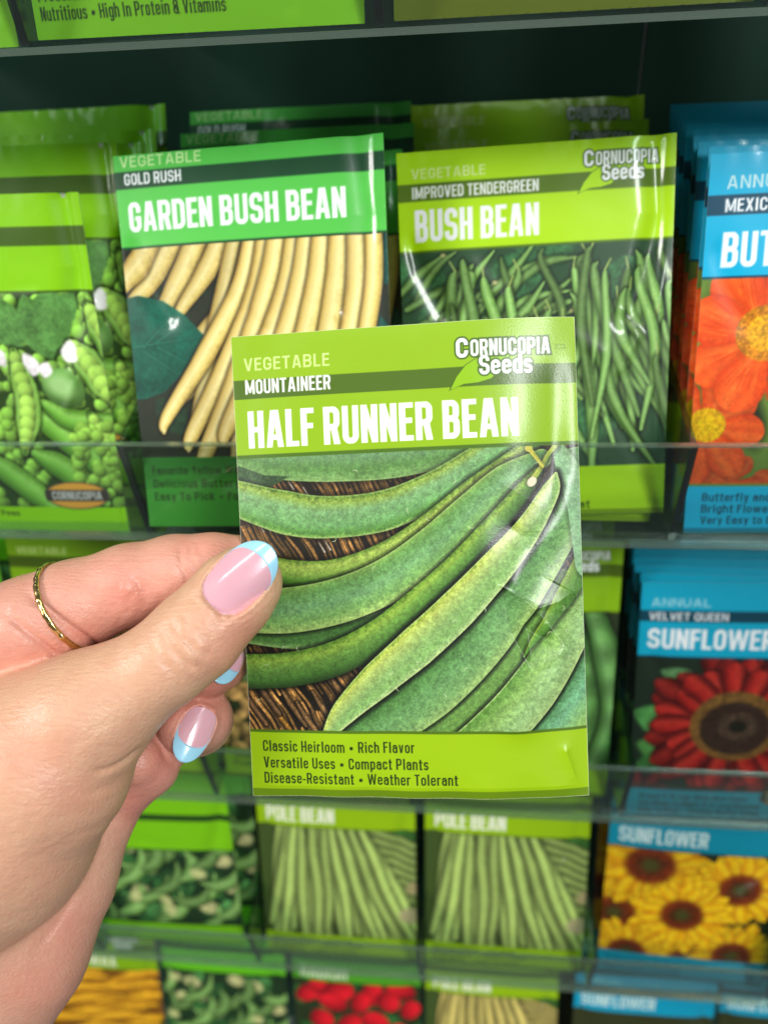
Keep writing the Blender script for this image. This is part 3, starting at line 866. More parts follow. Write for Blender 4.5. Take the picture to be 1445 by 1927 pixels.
def art_pole(s, yellow=False, sub='', title='POLE BEAN'):
    cv = Canvas(s, (.24, .32, .13), seed=71)
    cv.clip = (26, 100); r = np.random.default_rng(14)
    for i in range(14):
        cv.poly(leaf_shape(r.uniform(30, 80), r.uniform(24, 50), 18, 6, r.uniform(0, 6)), (.22, .42, .16), .3, 1)
    base = np.array((.78, .72, .40)) if yellow else np.array((.62, .72, .38))
    G = lambda k: [(-1, base * .62 * k), (-.4, base * .96 * k), (.1, base * 1.16 * k), (1, base * .60 * k)]
    for i in range(15):
        y = 38 + i * 5
        cv.pod([(50, y - 12), (68, y - 5), (88, y + 4)], [2.0, 2.6, 2.2], G(.85), .12, shadow=.4)
    for i in range(30):
        q = (i * .618) % 1
        x0 = 14 + q * 44 + r.uniform(-3, 3); x1 = 2 + q * 84 + r.uniform(-5, 5)
        y1 = r.uniform(92, 110)
        cv.pod([(x0, 26 + r.uniform(0, 4)), (x0 * .75 + x1 * .25, 46), (x0 * .4 + x1 * .6 + r.uniform(-2, 2), 72), (x1, y1)], [1.8, 3.1, 3.3, 2.2], G(r.uniform(.88, 1.12)), .12, shadow=.45)
    cv.ell(80, 84, 6, 5, (.72, .68, .50), soft=2); cv.ell(82, 66, 4, 4, (.62, .58, .40), soft=2)
    bands(cv, (.58, .74, .04), (.26, .36, .05), (9.4, 14.4), 30, 100)
    lettering(cv, 'VEGETABLE', 4.4, 7.9, 3.0, 22.6, (.86, .94, .62), .15, .09)
    lettering(cv, title, 5, 27, 9, 36, (.95, .96, .90), .155, .055)
    foot(cv, (('Vigorous Climber  •  Long Pods', 44), ('Great Flavor  •  Heavy Yields', 50), ('Pick Often  •  Easy To Grow', 46)), 4, 104.8, 3.8, 50, (.22, .28, .05))
    return cv


def art_sun(s):
    cv = Canvas(s, (.14, .18, .08), seed=81)
    cv.clip = (24, 99); r = np.random.default_rng(3)
    ye = lambda k: [(-1, np.array((.90, .58, .03)) * k), (-.3, np.array((.94, .74, .05)) * k), (.3, np.array((.95, .80, .12)) * k), (1, np.array((.88, .54, .03)) * k)]
    def fl(cx, cy, R, k=1., sd=1):
        petals(cv, cx, cy, R * .3, R, 24, R * .15, ye(k), sd, sh=.2)
        petals(cv, cx, cy, R * .3, R * .85, 22, R * .14, ye(k), sd + 1, .1, sh=.2)
        cv.ell(cx, cy, R * .42, R * .40, (.45, .17, .04), tex=.4, soft=R * .12)
        cv.ell(cx, cy, R * .26, R * .24, (.34, .17, .05), tex=.5, soft=2)
        cv.ell(cx, cy, R * .14, R * .13, (.28, .28, .10), soft=2)
    fl(44, 100, 20, .9, 3); fl(6, 72, 25, .88, 5); fl(21, 39, 29, .95, 7); fl(66, 94, 23, .95, 9); fl(14, 98, 23, 1.0, 11)
    fl(65, 50, 25, 1.0, 15); fl(39, 69, 25, 1.05, 13)
    b = (.02, .56, .66)
    bands(cv, b, (.03, .25, .32), (6.2, 9.2), 29, 98)
    lettering(cv, 'SUNFLOWER', 4.6, 25.6, 9, 42, (.84, .92, .90), .155, .055)
    foot(cv, (('Bright Flowers On Strong Stems', 50), ('Attracts Birds And Bees', 38), ('Easy To Grow From Seed', 38)), 4, 104, 3.8, 50, (.04, .30, .36))
    return cv


def art_pods(s, base=(.38, .74, .08), head=29, stripe=(8, 12.5)):
    cv = Canvas(s, (.10, .20, .10), seed=91)
    cv.clip = (28, 100); r = np.random.default_rng(9)
    for i in range(40):
        x, y = r.uniform(0, 80), r.uniform(28, 98)
        cv.poly(leaf_shape(x, y, r.uniform(8, 16), r.uniform(3, 6), r.uniform(0, 6.3)), [(.20, .42, .20), (.30, .54, .28), (.15, .32, .16)][r.integers(3)], .3, 1)
    for x, y in ((20, 38), (62, 38), (12, 52), (50, 34), (76, 56), (80, 74), (34, 62), (66, 88)):
        cv.ell(x, y, 6, 4.4, (.74, .74, .50), .3, soft=2, tex=.2)
    for i in range(26):
        x, y = (i * 31.7) % 84, 40 + (i * 17.9) % 62
        a = -.75 + r.uniform(-.55, .55); L = r.uniform(20, 32); w_ = r.uniform(3, 4.6)
        P = np.array([(-L / 2, 0), (-L / 6, 4.5), (L / 5, 4), (L / 2, -3)])
        c, q = math.cos(a), math.sin(a)
        cv.pod(np.c_[x + P[:, 0] * c - P[:, 1] * q, y + P[:, 0] * q + P[:, 1] * c], [.6, w_, w_ * .9, .5], GRN(r.uniform(.7, 1.05)), .12, shadow=.45)
        if i % 3 == 0: cv.ell(r.uniform(0, 83), r.uniform(34, 98), 4.5, 3.4, (.74, .76, .50), r.uniform(0, 3), soft=2.5, tex=.2)
    bands(cv, base, (.12, .26, .07), stripe, head, 101)
    lettering(cv, 'VEGETABLE', 4.4, 6.9, 3.0, 22.6, (.74, .88, .60), .135, .10)
    return cv


def art_veg(s, kind):
    cv = Canvas(s, (.15, .20, .10), seed=101)
    cv.clip = (28, 100); r = np.random.default_rng(19)
    base = (.50, .68, .04); title = ''
    if kind == 'yellow':
        cv.rect(-1, 28, 84, 101, (.50, .32, .06))
        for i in range(34):
            x = r.uniform(-20, 60); y = 30 + i * 2.2
            cv.pod([(x, y + 5), (x + 18, y - 1), (x + 42, y - 3)], [2, 4.6, 1.5], [(-1, (.74, .48, .06)), (-.2, (.96, .74, .16)), (1, (.76, .50, .07))], .12, shadow=.4)
        title = 'GOLDEN WAX'
    elif kind == 'radish':
        base = (.30, .62, .12)
        for i in range(30):
            cv.poly(leaf_shape(r.uniform(0, 80), r.uniform(28, 98), 16, 5, r.uniform(0, 6.3)), (.16, .36, .16), .4, 1)
        for x, y in ((10, 40), (18, 34), (30, 36), (52, 36), (70, 34), (26, 46), (44, 44), (62, 42), (76, 48), (18, 60), (36, 62), (54, 60), (70, 66), (30, 78)):
            cv.ell(x, y, r.uniform(7, 11), r.uniform(6, 8.5), (.80, .09, .14), r.uniform(0, 3), shade=.35, tex=.12)
        title = 'RADISH'
    elif kind == 'tan':
        for i in range(16):
            cv.pod([(r.uniform(-5, 60), r.uniform(26, 60)), (r.uniform(10, 80), r.uniform(40, 80))], [2, 3], GRN(.7), .2)
        for i in range(170):
            k = r.uniform(.8, 1.15)
            cv.ell(r.uniform(-2, 85), r.uniform(66, 100), 3.6, 2.5, np.array((.70, .56, .32)) * k, r.uniform(0, 3), shade=.45, tex=.15)
        title = 'LIMA BEAN'
    elif kind == 'broad':
        for i, (x, w) in enumerate(((4, 6), (16, 6), (28, 6.5), (42, 6.5), (56, 6.5), (70, 6.5), (82, 6))):
            cv.pod([(x - 10, 26), (x - 2, 50), (x + 2, 76), (x - 6, 104)], [w * .6, w, w, w * .8], [(-1, (.16, .30, .12)), (-.3, (.36, .56, .28)), (.3, (.44, .64, .36)), (1, (.20, .36, .14))], .15, shadow=.8, bumps=5)
        title = 'BROAD BEAN'
    bands(cv, base, np.array(base) * .55, (9.0, 14.2), 29.4, 100)
    lettering(cv, 'VEGETABLE', 4.4, 7.9, 3.0, 22.6, (.86, .94, .62), .15, .09)
    lettering(cv, title, 5, 27, 9, 5.1 * len(title), (.88, .90, .80), .155, .055)
    if kind in ('tan', 'broad'):
        logo(cv, 56.2, 3.2)
    if kind in ('yellow',):
        logo(cv, 50, 3.2)
    if kind != 'broad':
        oval(cv, 66, 101, .9)
    foot(cv, (('Tender Pods  •  Good Flavor', 40), ('Productive  •  Easy', 30)), 4, 105, 3.8, 50, (.20, .26, .05))
    return cv


def art_protein(s, olive=False):
    base = (.40, .44, .03) if olive else (.50, .76, .10)
    cv = Canvas(s, base, seed=111)
    cv.rect(-1, 30, 84, 97, (.30, .48, .20))
    if not olive:
        foot(cv, (('Large Pods  •  Full Flavor', 38), ('Productive Plants  •  Disease Resistant', 50.5), ('Nutritious  •  High In Protein & Vitamins', 47.5)), 1.8, 102.8, 4.1, 50, (.10, .16, .05), 3.0)
    return cv


def art_teal(s, title, tx=''):
    cv = Canvas(s, (.20, .22, .10), seed=121)
    cv.rect(-1, -1, 84, 28, (.02, .62, .76))
    cv.rect(-1, 8, 84, 13.5, (.03, .25, .32))
    lettering(cv, 'ANNUAL', 4.2, 6.6, 3.6, 23, (.66, .86, .90), .135, .10)
    lettering(cv, title, 4, 24, 9, 44, (.84, .92, .90), .155, .055)
    cv.rect(-1, 98, 84, 116, (.02, .50, .60))
    return cv


# ================================================================== PACKET BODY
def ridge(X, Y, pts, amp, wd, sharp=True):
    """a crease along a polyline"""
    dm = np.full(np.broadcast(X, Y).shape, 1e9)
    for (x0, y0), (x1, y1) in zip(pts[:-1], pts[1:]):
        dx, dy = x1 - x0, y1 - y0
        t = np.clip(((X - x0) * dx + (Y - y0) * dy) / (dx * dx + dy * dy + 1e-9), 0, 1)
        dm = np.minimum(dm, (X - x0 - t * dx) ** 2 + (Y - y0 - t * dy) ** 2)
    d = np.sqrt(dm)
    return amp * (np.exp(-d / wd) if sharp else np.exp(-(d / wd) ** 2))


def tin(X, Y, V, T):
    """piecewise-flat facets: V (x,y,h), T triangles"""
    H = np.zeros(np.broadcast(X, Y).shape)
    for a, b, c in T:
        (x0, y0, h0), (x1, y1, h1), (x2, y2, h2) = V[a], V[b], V[c]
        det = (y1 - y2) * (x0 - x2) + (x2 - x1) * (y0 - y2)
        l0 = ((y1 - y2) * (X - x2) + (x2 - x1) * (Y - y2)) / det
        l1 = ((y2 - y0) * (X - x2) + (x0 - x2) * (Y - y2)) / det
        l2 = 1 - l0 - l1
        k = (l0 >= 0) & (l1 >= 0) & (l2 >= 0)
        H = np.where(k, l0 * h0 + l1 * h1 + l2 * h2, H)
    return H


def packet_mesh(name, cv, height, bulge=2.5, bend=None):
    """front sheet printed with the canvas, plain back sheet; origin at the middle of the bottom edge"""
    X, Y = np.meshgrid(cv.x, cv.y)
    u, v = X / cv.w * 2 - 1, Y / cv.h * 2 - 1
    edge = (1 - np.abs(u) ** 3) * (1 - np.abs(v) ** 4)
    H = bulge * edge + height(X, Y, u, v)
    edgefade = np.clip(np.minimum(1 - np.abs(u), 1 - np.abs(v)) * 8, 0, 1)
    yb = bend(u, v) if bend else 0
    P = np.stack([X - cv.w / 2, -(H + .15) - yb, cv.h - Y], -1).reshape(-1, 3)
    nx, ny = cv.nx, cv.ny
    idx = np.arange(nx * ny).reshape(ny, nx)
    F = np.stack([idx[1:, :-1], idx[1:, 1:], idx[:-1, 1:], idx[:-1, :-1]], -1).reshape(-1, 4)
    col = lin(cv.rgb).reshape(-1, 3)
    # back sheet
    bx, by = np.linspace(0, cv.w, 22), np.linspace(0, cv.h, 30)
    BX, BY = np.meshgrid(bx, by)
    bu, bv = BX / cv.w * 2 - 1, BY / cv.h * 2 - 1
    BH = -1.2 * (1 - np.abs(bu) ** 3) * (1 - np.abs(bv) ** 4)
    wx, wy = nx // 20 + 1, ny // 28 + 1
    for jj in range(30):
        for ii in range(22):
            a0, b0 = int(ii * (nx - 1) / 21), int(jj * (ny - 1) / 29)
            mn = H[max(0, b0 - wy):b0 + wy + 1, max(0, a0 - wx):a0 + wx + 1].min()
            if 0 < ii < 21 and 0 < jj < 29:
                BH[jj, ii] = min(BH[jj, ii], mn - .4)
            else:
                BH[jj, ii] = H[b0, a0]
    bb = bend(bu, bv) if bend else 0
    BP = np.stack([BX - cv.w / 2, -(BH - .15) - bb, cv.h - BY], -1).reshape(-1, 3)
    n0 = len(P)
    bi = np.arange(22 * 30).reshape(30, 22) + n0
    BF = np.stack([bi[:-1, :-1], bi[:-1, 1:], bi[1:, 1:], bi[1:, :-1]], -1).reshape(-1, 4)
    # seam round the four edges
    def strip(front, back):
        k = np.linspace(0, len(front) - 1, len(back)).round().astype(int)
        out = []
        for i in range(len(back) - 1):
            out.append((front[k[i]], front[k[i + 1]], back[i + 1], back[i]))
        return out
    SF = strip(idx[0], bi[0]) + strip(idx[-1][::-1], bi[-1][::-1]) + strip(idx[:, 0][::-1], bi[:, 0][::-1]) + strip(idx[:, -1], bi[:, -1])
    Fall = np.vstack([F, BF, np.array(SF)])
    me = mesh(name, np.vstack([P, BP]), Fall)
    colour_attr(me, np.vstack([col, np.tile(lin((.86, .87, .84)), (len(BP), 1))]))
    return me


def no_height(X, Y, u, v):
    return 0 * X


def main_height(X, Y, u, v):
    q = lambda *p: [tuple(a) for a in sheet(*p)]
    H = 0 * X
    # right side rolls back and is dented
    n = vnoise(X.shape[0], X.shape[1], 6, 9) - .5
    n2 = vnoise(X.shape[0], X.shape[1], 14, 19) - .5
    H += .55 * n + .10 * n2
    H += -1.5 * ridge(X, Y, q((1084, 740), (1066, 850), (1030, 960), (985, 1005)), 1, 9, False)
    H += ridge(X, Y, q((1086, 930), (1040, 990), (990, 1040), (965, 1090)), 1.4, 4.0, False)
    H += ridge(X, Y, q((968, 990), (984, 1004), (1004, 1004)), -.5, .5)
    # star-shaped dent
    P = q((940, 1100), (1006, 1146), (992, 1190), (1066, 1222), (1082, 1118), (1092, 1172), (958, 1185), (1000, 1262), (1020, 1085), (1084, 1250))
    hh = (0, .5, -2.8, .9, .6, -.3, 0, 0, 0, 0)
    V = [(p[0], p[1], h) for p, h in zip(P, hh)]
    T = [(0, 1, 2), (0, 2, 6), (6, 2, 7), (2, 3, 7), (1, 4, 5), (1, 5, 3), (1, 3, 2), (0, 8, 1), (8, 4, 1), (3, 9, 7), (3, 5, 9)]
    H += tin(X, Y, V, T)
    H += ridge(X, Y, q((940, 1100), (975, 1120), (1006, 1146)), .35, .45)
    H += ridge(X, Y, q((992, 1190), (1030, 1212), (1066, 1222)), .35, .45)
    H += ridge(X, Y, q((1006, 1146), (1050, 1135), (1082, 1116)), .3, .6)
    H += ridge(X, Y, q((1060, 1240), (1010, 1300), (975, 1350)), 1.5, 4.5, False)
    # lower right corner fold, bottom edge rolls
    H += ridge(X, Y, q((1108, 1500), (1082, 1470), (1065, 1420)), .8, 1.2)
    H += -.8 * np.clip((Y - 112) / 3, 0, 1) + .25 * np.sin(X * .35) * np.clip((Y - 108) / 7, 0, 1)
    f = np.clip((1 - np.abs(u)) * 6, 0, 1)
    return H * f * f * (3 - 2 * f)


def film_height(seed, amp=1.):
    def h(X, Y, u, v):
        r = np.random.default_rng(seed)
        H = .45 * amp * (vnoise(X.shape[0], X.shape[1], 5, seed + 1) - .5)
        # long dents along both sides
        sx = 75.5 if seed % 2 else 77
        H = H + ridge(X, Y, [(sx, 2), (sx + 2, 22), (sx - 2, 40), (sx - 7, 52)], -1.9 * amp, 3.8, False)
        H = H + ridge(X, Y, [(81, 0), (80, 14), (81, 30), (79, 55), (80.5, 110)], .5 * amp, 1.4, False)
        H = H + ridge(X, Y, [(3, 28), (8, 38), (13, 48)], -1.7 * amp, 3.6, False)
        H = H + ridge(X, Y, [(sx - 8, 50), (sx - 4, 58), (sx - 9, 68)], .8 * amp, 1.6, False)
        for i in range(5):
            x, y, a = r.uniform(10, 74), r.uniform(30, 100), r.uniform(0, 3.1)
            L = r.uniform(6, 16)
            H = H + ridge(X, Y, [(x, y), (x + L * math.cos(a), y + L * math.sin(a))], r.choice([-.6, .5]) * amp, r.uniform(1.8, 3.4), False)
        # pinched crimps along the top seam
        H = H + .25 * amp * np.sin(X * .9 + seed) * np.clip(1 - Y / 6, 0, 1) * (vnoise(X.shape[0], X.shape[1], 12, seed + 3) - .3)
        f = np.clip((1 - np.abs(u)) * 9, 0, 1)
        return H * f * f * (3 - 2 * f)
    return h


# ================================================================== RACK
ROW = [0, -145.1, -287.5, -429.8, -601.0]      # height of each tray floor, mm
COLX = [-221., -133., -45., 43., 131., 219.]   # centre of each pocket
EDGES = [-265., -177., -88., 0., 88., 176., 264.]
LIP_H, LIP_Y = 38.0, -6.0

back = boxes('back_panel', [(-420, 0 - .4, 128, 132, -780, 330), (.4, 420, 128, 132, -780, 330)])
bp = link('back_panel', back, M_BACK)
for v in bp.data.vertices:   # the panel seam sits behind the long-bean pocket
    v.co.x += 0.085
tag(bp, 'dark green back panel of the seed rack with a vertical seam', 'rack panel', kind='structure')

tray_words = ['top clear tray of lime packets cut off by the top of the photo', 'clear acrylic tray holding the pea, wax bean, bush bean and orange flower packets',
              'clear tray behind the hand and held packet, with the red sunflower packets', 'clear tray of the two long-pod bean packets and yellow sunflower packet',
              'lowest clear tray, cut off by the bottom of the photo']
for k, z in enumerate(ROW):
    t = bpy.data.objects.new('display_tray', None)
    COL.objects.link(t)
    t.location = Vector((0, 0, z * MM))
    tag(t, tray_words[k], 'display tray', 'clear trays of the seed rack')
    link('tray_floor', boxes('tray_floor', [(-268, 268, 2.0, 127, -.9, -.3)]), M_FLOORTRAY, t)
    # front lip leans forward over the packets; its cut edges are separate parts
    a, b = (0, .45), (LIP_Y, LIP_H)
    lip = boxes('front_lip', [[(-268, a[0], a[1]), (268, a[0], a[1]), (268, a[0] + 1.6, a[1]), (-268, a[0] + 1.6, a[1]),
                               (-268, b[0], b[1]), (268, b[0], b[1]), (268, b[0] + 1.6, b[1]), (-268, b[0] + 1.6, b[1])]])
    link('front_lip', lip, M_ACR, t)
    link('lip_edge', boxes('lip_edge', [(-268, 268, b[0] - .1, b[0] + 1.9, b[1] + .05, b[1] + .75)]), M_ACR_EDGE, t)
    link('bottom_rail', boxes('bottom_rail', [(-268, 268, -1.2, 1.8, -1.3, .3)]), M_ACR_EDGE, t)
    for j, x in enumerate(EDGES):
        pts = [(x - .9, 3.4, .2), (x + .9, 3.4, .2), (x + .9, 126, .2), (x - .9, 126, .2),
               (x - .9, LIP_Y + 2.2, LIP_H - .5), (x + .9, LIP_Y + 2.2, LIP_H - .5), (x + .9, 126, LIP_H + 30), (x - .9, 126, LIP_H + 30)]
        dv = link('divider', boxes('divider', [pts]), M_DIV, t)
        e = [(x - 1.1, 1.75, .5), (x + 1.1, 1.75, .5), (x + 1.1, 3.3, .5), (x - 1.1, 3.3, .5),
             (x - 1.1, LIP_Y + 1.9, LIP_H - .3), (x + 1.1, LIP_Y + 1.9, LIP_H - .3), (x + 1.1, LIP_Y + 3.6, LIP_H - .1), (x - 1.1, LIP_Y + 3.6, LIP_H - .1)]
        link('divider_edge', boxes('divider_edge', [e]), M_DIVE, dv)

# ================================================================== PACKETS IN THE RACK
meshes = {}


def get_mesh(key):
    if key in meshes:
        return meshes[key]
    s1, s2 = 3.4, 2.1
    table = {
        'gold': (art_gold, s1, {}), 'bush': (art_bush, s1, {}), 'tith': (art_tithonia, s1, {}), 'pea': (art_pea, s1, {}),
        'velvet': (art_velvet, 2.6, {}), 'broad': (art_veg, 2.4, dict(kind='broad')), 'tan': (art_veg, 2.4, dict(kind='tan')),
        'pole': (art_pole, 2.4, {}), 'poley': (art_pole, s2, dict(yellow=True)), 'sun': (art_sun, 2.4, {}),
        'pods': (art_pods, 2.3, {}), 'tallpods': (art_pods, 2.3, dict(base=(.46, .74, .04), head=50, stripe=(27, 31))), 'yellow': (art_veg, s2, dict(kind='yellow')), 'radish': (art_veg, s2, dict(kind='radish')),
        'protein': (art_protein, 3.6, {}), 'olive': (art_protein, 2.6, dict(olive=True)), 'teal': (art_teal, s2, dict(title='SUNFLOWER')),
    }
    fn, s, kw = table[key]
    cv = fn(s, **kw)
    n = list(table).index(key)
    amp = {'gold': .6, 'bush': .9, 'pea': .9, 'tith': .35, 'velvet': .3, 'sun': .3}.get(key, .5)
    me = packet_mesh('seed_packet', cv, film_height(n * 2 + (1 if key in ('gold',) else 0), amp), 1.7 if key not in ('tith', 'velvet') else 1.3)
    me.materials.append(M_FILM)
    meshes[key] = me
    return me


def place(key, M4, label, group):
    o = bpy.data.objects.new('seed_packet', get_mesh(key))
    COL.objects.link(o)
    o.matrix_world = M4
    return tag(o, label, 'seed packet', group)


def pose(c, rv, h=115):
    """centre (mm) and rotation vector (degrees) -> matrix of the bottom-edge origin"""
    v = Vector([math.radians(q) for q in rv])
    R = Matrix.Rotation(v.length, 4, v.normalized())
    return Matrix.Translation(Vector(c) * MM) @ R @ Matrix.Translation((0, 0, -h / 2 * MM))


def stand(x, yb, zb, lean, yaw=0, roll=0):
    """bottom edge at (x,yb,zb), top leaning back by lean degrees"""
    return Matrix.Translation(Vector((x, yb, zb)) * MM) @ Matrix.Rotation(math.radians(yaw), 4, 'Z') @ Matrix.Rotation(-math.radians(lean), 4, 'X') @ Matrix.Rotation(math.radians(roll), 4, 'Y')


def stack(key, x, row, specs, what, group, front=None):
    """front packet first; specs = (yb, zb above floor, lean, dx, yaw, roll); what = label of each"""
    for i, sp in enumerate(specs):
        if i == 0 and front is not None:
            place(key, front, what[0], group)
            continue
        yb, dz, lean, dx, yaw, roll = sp
        place(key, stand(x + dx, yb, ROW[row] + dz, lean, yaw, roll), what[min(i, len(what) - 1)], group)



def behind(ty, tz, row, n, dy, dz, lean0, dlean, dx0, ddx, jit):
    """specs of n packets whose top edges step back evenly from the front packet's top edge"""
    out = []
    for i in range(1, n + 1):
        ln = lean0 + dlean * i
        a = math.radians(ln)
        out.append((ty + dy * i - 115 * math.sin(a), tz + dz * i - 115 * math.cos(a) - ROW[row], ln, dx0 + ddx * i + jit * math.sin(i * 2.1), -1, .25 * math.sin(i * 1.7)))
    return out


# --- second row from the top
stack('gold', -45, 1, [0, (17, 6, 25, 4, -1, -1.0), (30, 14, 27, 6, -1, -.5), (48, 20, 28, 3, -2, -.5)],
      ['green packet of yellow wax beans reading GARDEN BUSH BEAN, foremost of its pocket', 'green packet right behind the foremost GARDEN BUSH BEAN packet', 'third green packet from the front behind GARDEN BUSH BEAN', 'rearmost dim green packet behind GARDEN BUSH BEAN'],
      'green wax bean packets', pose((-42.9, 11.7, -80.8), (-21.2, -2.2, -2.6)))
stack('bush', 43, 1, [0, (11, 1.5, 21, -2, -1, 0), (45, 11, 27.5, -1, -1, -.3), (53, 18, 27.5, -2, -1, -.3)],
      ['lime packet reading IMPROVED TENDERGREEN BUSH BEAN, foremost in its pocket', 'lime packet directly behind BUSH BEAN, its footer showing below it', 'lime packet third in the BUSH BEAN pocket, name peeking out above', 'rearmost lime packet of the BUSH BEAN pocket, highest edge'],
      'lime bush bean packets', pose((42.4, 27.0, -85.7), (-19.5, -1.9, 0)))
words = ['blue packet with orange flowers reading MEXICAN BUT, foremost at right edge']
nm = ['second', 'third', 'fourth', 'fifth', 'sixth', 'seventh', 'eighth', 'ninth', 'tenth']
words += ['blue packet edge, %s from the front behind the orange flower packet' % q for q in nm]
stack('tith', 131, 1, [0] + behind(39.3, -35.3, 1, 9, 6.3, .85, 17.0, 1.25, 1.0, -.15, .6),
      words, 'blue orange-flower packets', pose((133.4, 23.2, -89.7), (-16.4, -1.1, .1)))
stack('pea', -133, 1, [0, (19, 8, 17, -.5, 0, 0), (34, 8, 22, .5, 0, -.5), (44, 12, 24, 0, 0, -.5), (54, 20, 25, 1, 0, -.5)],
      ['lowest lime packet with pea pods, foremost at the left edge', 'lime pea packet just behind the lowest one, shiny creased right edge', 'third lime pea packet from the front at left', 'fourth pea packet, dim lime top at the upper left', 'rearmost pea packet, darkest olive top edge at the upper left'],
      'lime pea packets', pose((-140.3, 20.0, -94.5), (-11.8, .3, 0)))
# --- top row
place('protein', stand(-45.5, 7, 1.5, 10, 0, .2), 'lime packet reading High In Protein & Vitamins, cut off at top', 'lime packets of the top tray')
place('protein', stand(-134, 7, 0.5, 10, 0, 0), 'lime packet in the top left corner, cut off', 'lime packets of the top tray')
place('olive', stand(44.5, 8, 1.5, 10, 0, 0), 'olive green packet in the top tray right of the divider', 'lime packets of the top tray')
place('olive', stand(133, 8, 1.5, 10, 0, 0), 'olive packet at the top right corner', 'lime packets of the top tray')
# --- third row (behind the hand)
stack('pods', -221, 2, [(12, 2, 16, 0, 0, 0), (30, 4, 22, 0, 0, 0)], ['green pod packet in the tray behind the wrist, farthest left', 'rear green pod packet behind the wrist, farthest left'], 'green packets behind the hand')
stack('tan', -133, 2, [(11, 2, 15, 2, 0, 0), (26, 4, 21, 2, 0, 0), (42, 8, 25, 3, 0, 0)],
      ['green packet behind the curled ring finger, oval badge low on it', 'green packet second behind the index finger', 'green packet third behind the index finger, above the ring'], 'green packets behind the hand')
stack('tan', -45, 2, [(11, 2, 16, 1, 0, 0), (28, 4, 22, 1, 0, 0), (44, 8, 26, 1, 0, 0)],
      ['green packet with tan beans showing between fingers and held packet', 'second green packet of the tan bean pocket', 'third green packet of the tan bean pocket'], 'tan bean packets')
stack('broad', 43, 2, [(10, 2, 17.6, -1.5, -1, 0), (24, 4, 22, -1, 0, 0), (40, 8, 26, -2, 0, 0)],
      ['broad bean packet mostly hidden behind the right edge of the held packet', 'second packet top behind the broad bean packet', 'third packet top behind the broad bean packet'], 'broad bean packets')
words = ['blue packet reading VELVET QUEEN SUNFLOWER with dark red flower, foremost'] + ['blue packet edge, %s from the front behind VELVET QUEEN' % q for q in nm]
stack('velvet', 131, 2, [0] + behind(44.4, -195.2, 2, 5, 4.2, 1.1, 15.0, .9, 2.6, -.3, .5),
      words, 'blue red-sunflower packets', pose((135.6, 30.3, -250.2), (-14.3, -1.0, .1)))
# --- fourth row
place('tallpods', stand(-139, 9, ROW[3] + 1.5, 14, 0, -1), 'lime packet with a deep header over small green pods, left of the long pod packets', 'green pod packets')
stack('pods', -133, 3, [(19, 4, 17, 1.5, 0, 0), (29, 6, 20, -1, 0, 0), (39, 12, 23, -2, 0, 0)],
      ['packet of small green pods in the tray below the fingertips', 'bright green packet top behind the small green pods', 'rear green packet above the small green pods packet'], 'green pod packets')
stack('pole', -45, 3, [(10, -3.5, 16, 1, 0, 0), (24, -8, 21, 1, 0, 0)], ['left one of the two long green pod packets under the held packet', 'packet behind the left long green pod packet'], 'long pod packets')
stack('pole', 43, 3, [(10, -3.5, 17, 1, 0, 0), (24, -8, 21, 1, 0, 0)], ['right one of the two long green pod packets, beside the yellow sunflowers', 'packet behind the right long green pod packet'], 'long pod packets')
stack('sun', 131, 3, [(11, -4.5, 13, 4.5, -2, -.3), (22, -6, 18, 3, 0, 0)], ['teal packet reading SUNFLOWER with yellow blooms', 'teal packet behind the yellow SUNFLOWER packet'], 'teal yellow-sunflower packets')
stack('teal', 219, 3, [(11, -6, 15, 4, 0, 0)], ['teal packet cut off by the right edge in the lower right'], 'teal flower packets')
# --- lowest row
stack('yellow', -221, 4, [(12, 0, 16, 3, 0, 0)], ['packet with yellow pods beside the wrist at the bottom'], 'packets of the lowest tray')
stack('pods', -133, 4, [(12, 0, 18, 0, 0, 0)], ['packet of small green pods at the bottom edge, between yellow pods and radishes'], 'packets of the lowest tray')
stack('radish', -45, 4, [(12, 0, 18, 0, 0, 0)], ['packet of red radishes at the bottom edge'], 'packets of the lowest tray')
stack('poley', 43, 4, [(12, -2, 18, -2, 0, 0)], ['packet of pale yellow beans at the bottom edge'], 'packets of the lowest tray')
stack('teal', 131, 4, [(12, -2, 14, 2, 0, 0), (34, 4, 20, -6, 0, 0)], ['front teal packet at the bottom edge below the yellow sunflowers', 'rear dim teal packet at the bottom edge below the yellow sunflowers'], 'teal flower packets')
stack('teal', 219, 4, [(14, -4, 16, 2, 0, 0)], ['teal packet in the bottom right corner'], 'teal flower packets')

# ================================================================== THE HELD PACKET
cvm = art_half_runner(7.2)
mm_ = packet_mesh('held_seed_packet', cvm, main_height, 1.5, lambda u, v: -3.6 * np.clip((u - .40) / .60, 0, 1) ** 2 - .5 * u * u)
held = link('seed_packet', mm_, M_PAPER)
held.matrix_world = pose((7.7, -62.5, -109.3), (-30.1, -3.1, -.9))
tag(held, 'lime packet reading MOUNTAINEER HALF RUNNER BEAN held up between thumb and finger', 'seed packet')

# ================================================================== THE HAND
# built in a frame seated at the lens: x right, y down, z away, millimetres
def K(px, py, d):
    return np.array([(px - 722.5) / FPX * d, (py - 963.5) / FPX * d, d])


def to_world(P):
    return CAM + np.asarray(P) @ MR


def k_px(P):
    return P[:, 0] / P[:, 2] * FPX + 722.5, P[:, 1] / P[:, 2] * FPX + 963.5


vox = .62
lo = np.array([-160., -2., 148.]); hi = np.array([-22., 178., 232.])
NG = ((hi - lo) / vox).astype(int) + 1
GX = (lo[0] + np.arange(NG[0]) * vox).astype(np.float32)[:, None, None]
GY = (lo[1] + np.arange(NG[1]) * vox).astype(np.float32)[None, :, None]
GZ = (lo[2] + np.arange(NG[2]) * vox).astype(np.float32)[None, None, :]


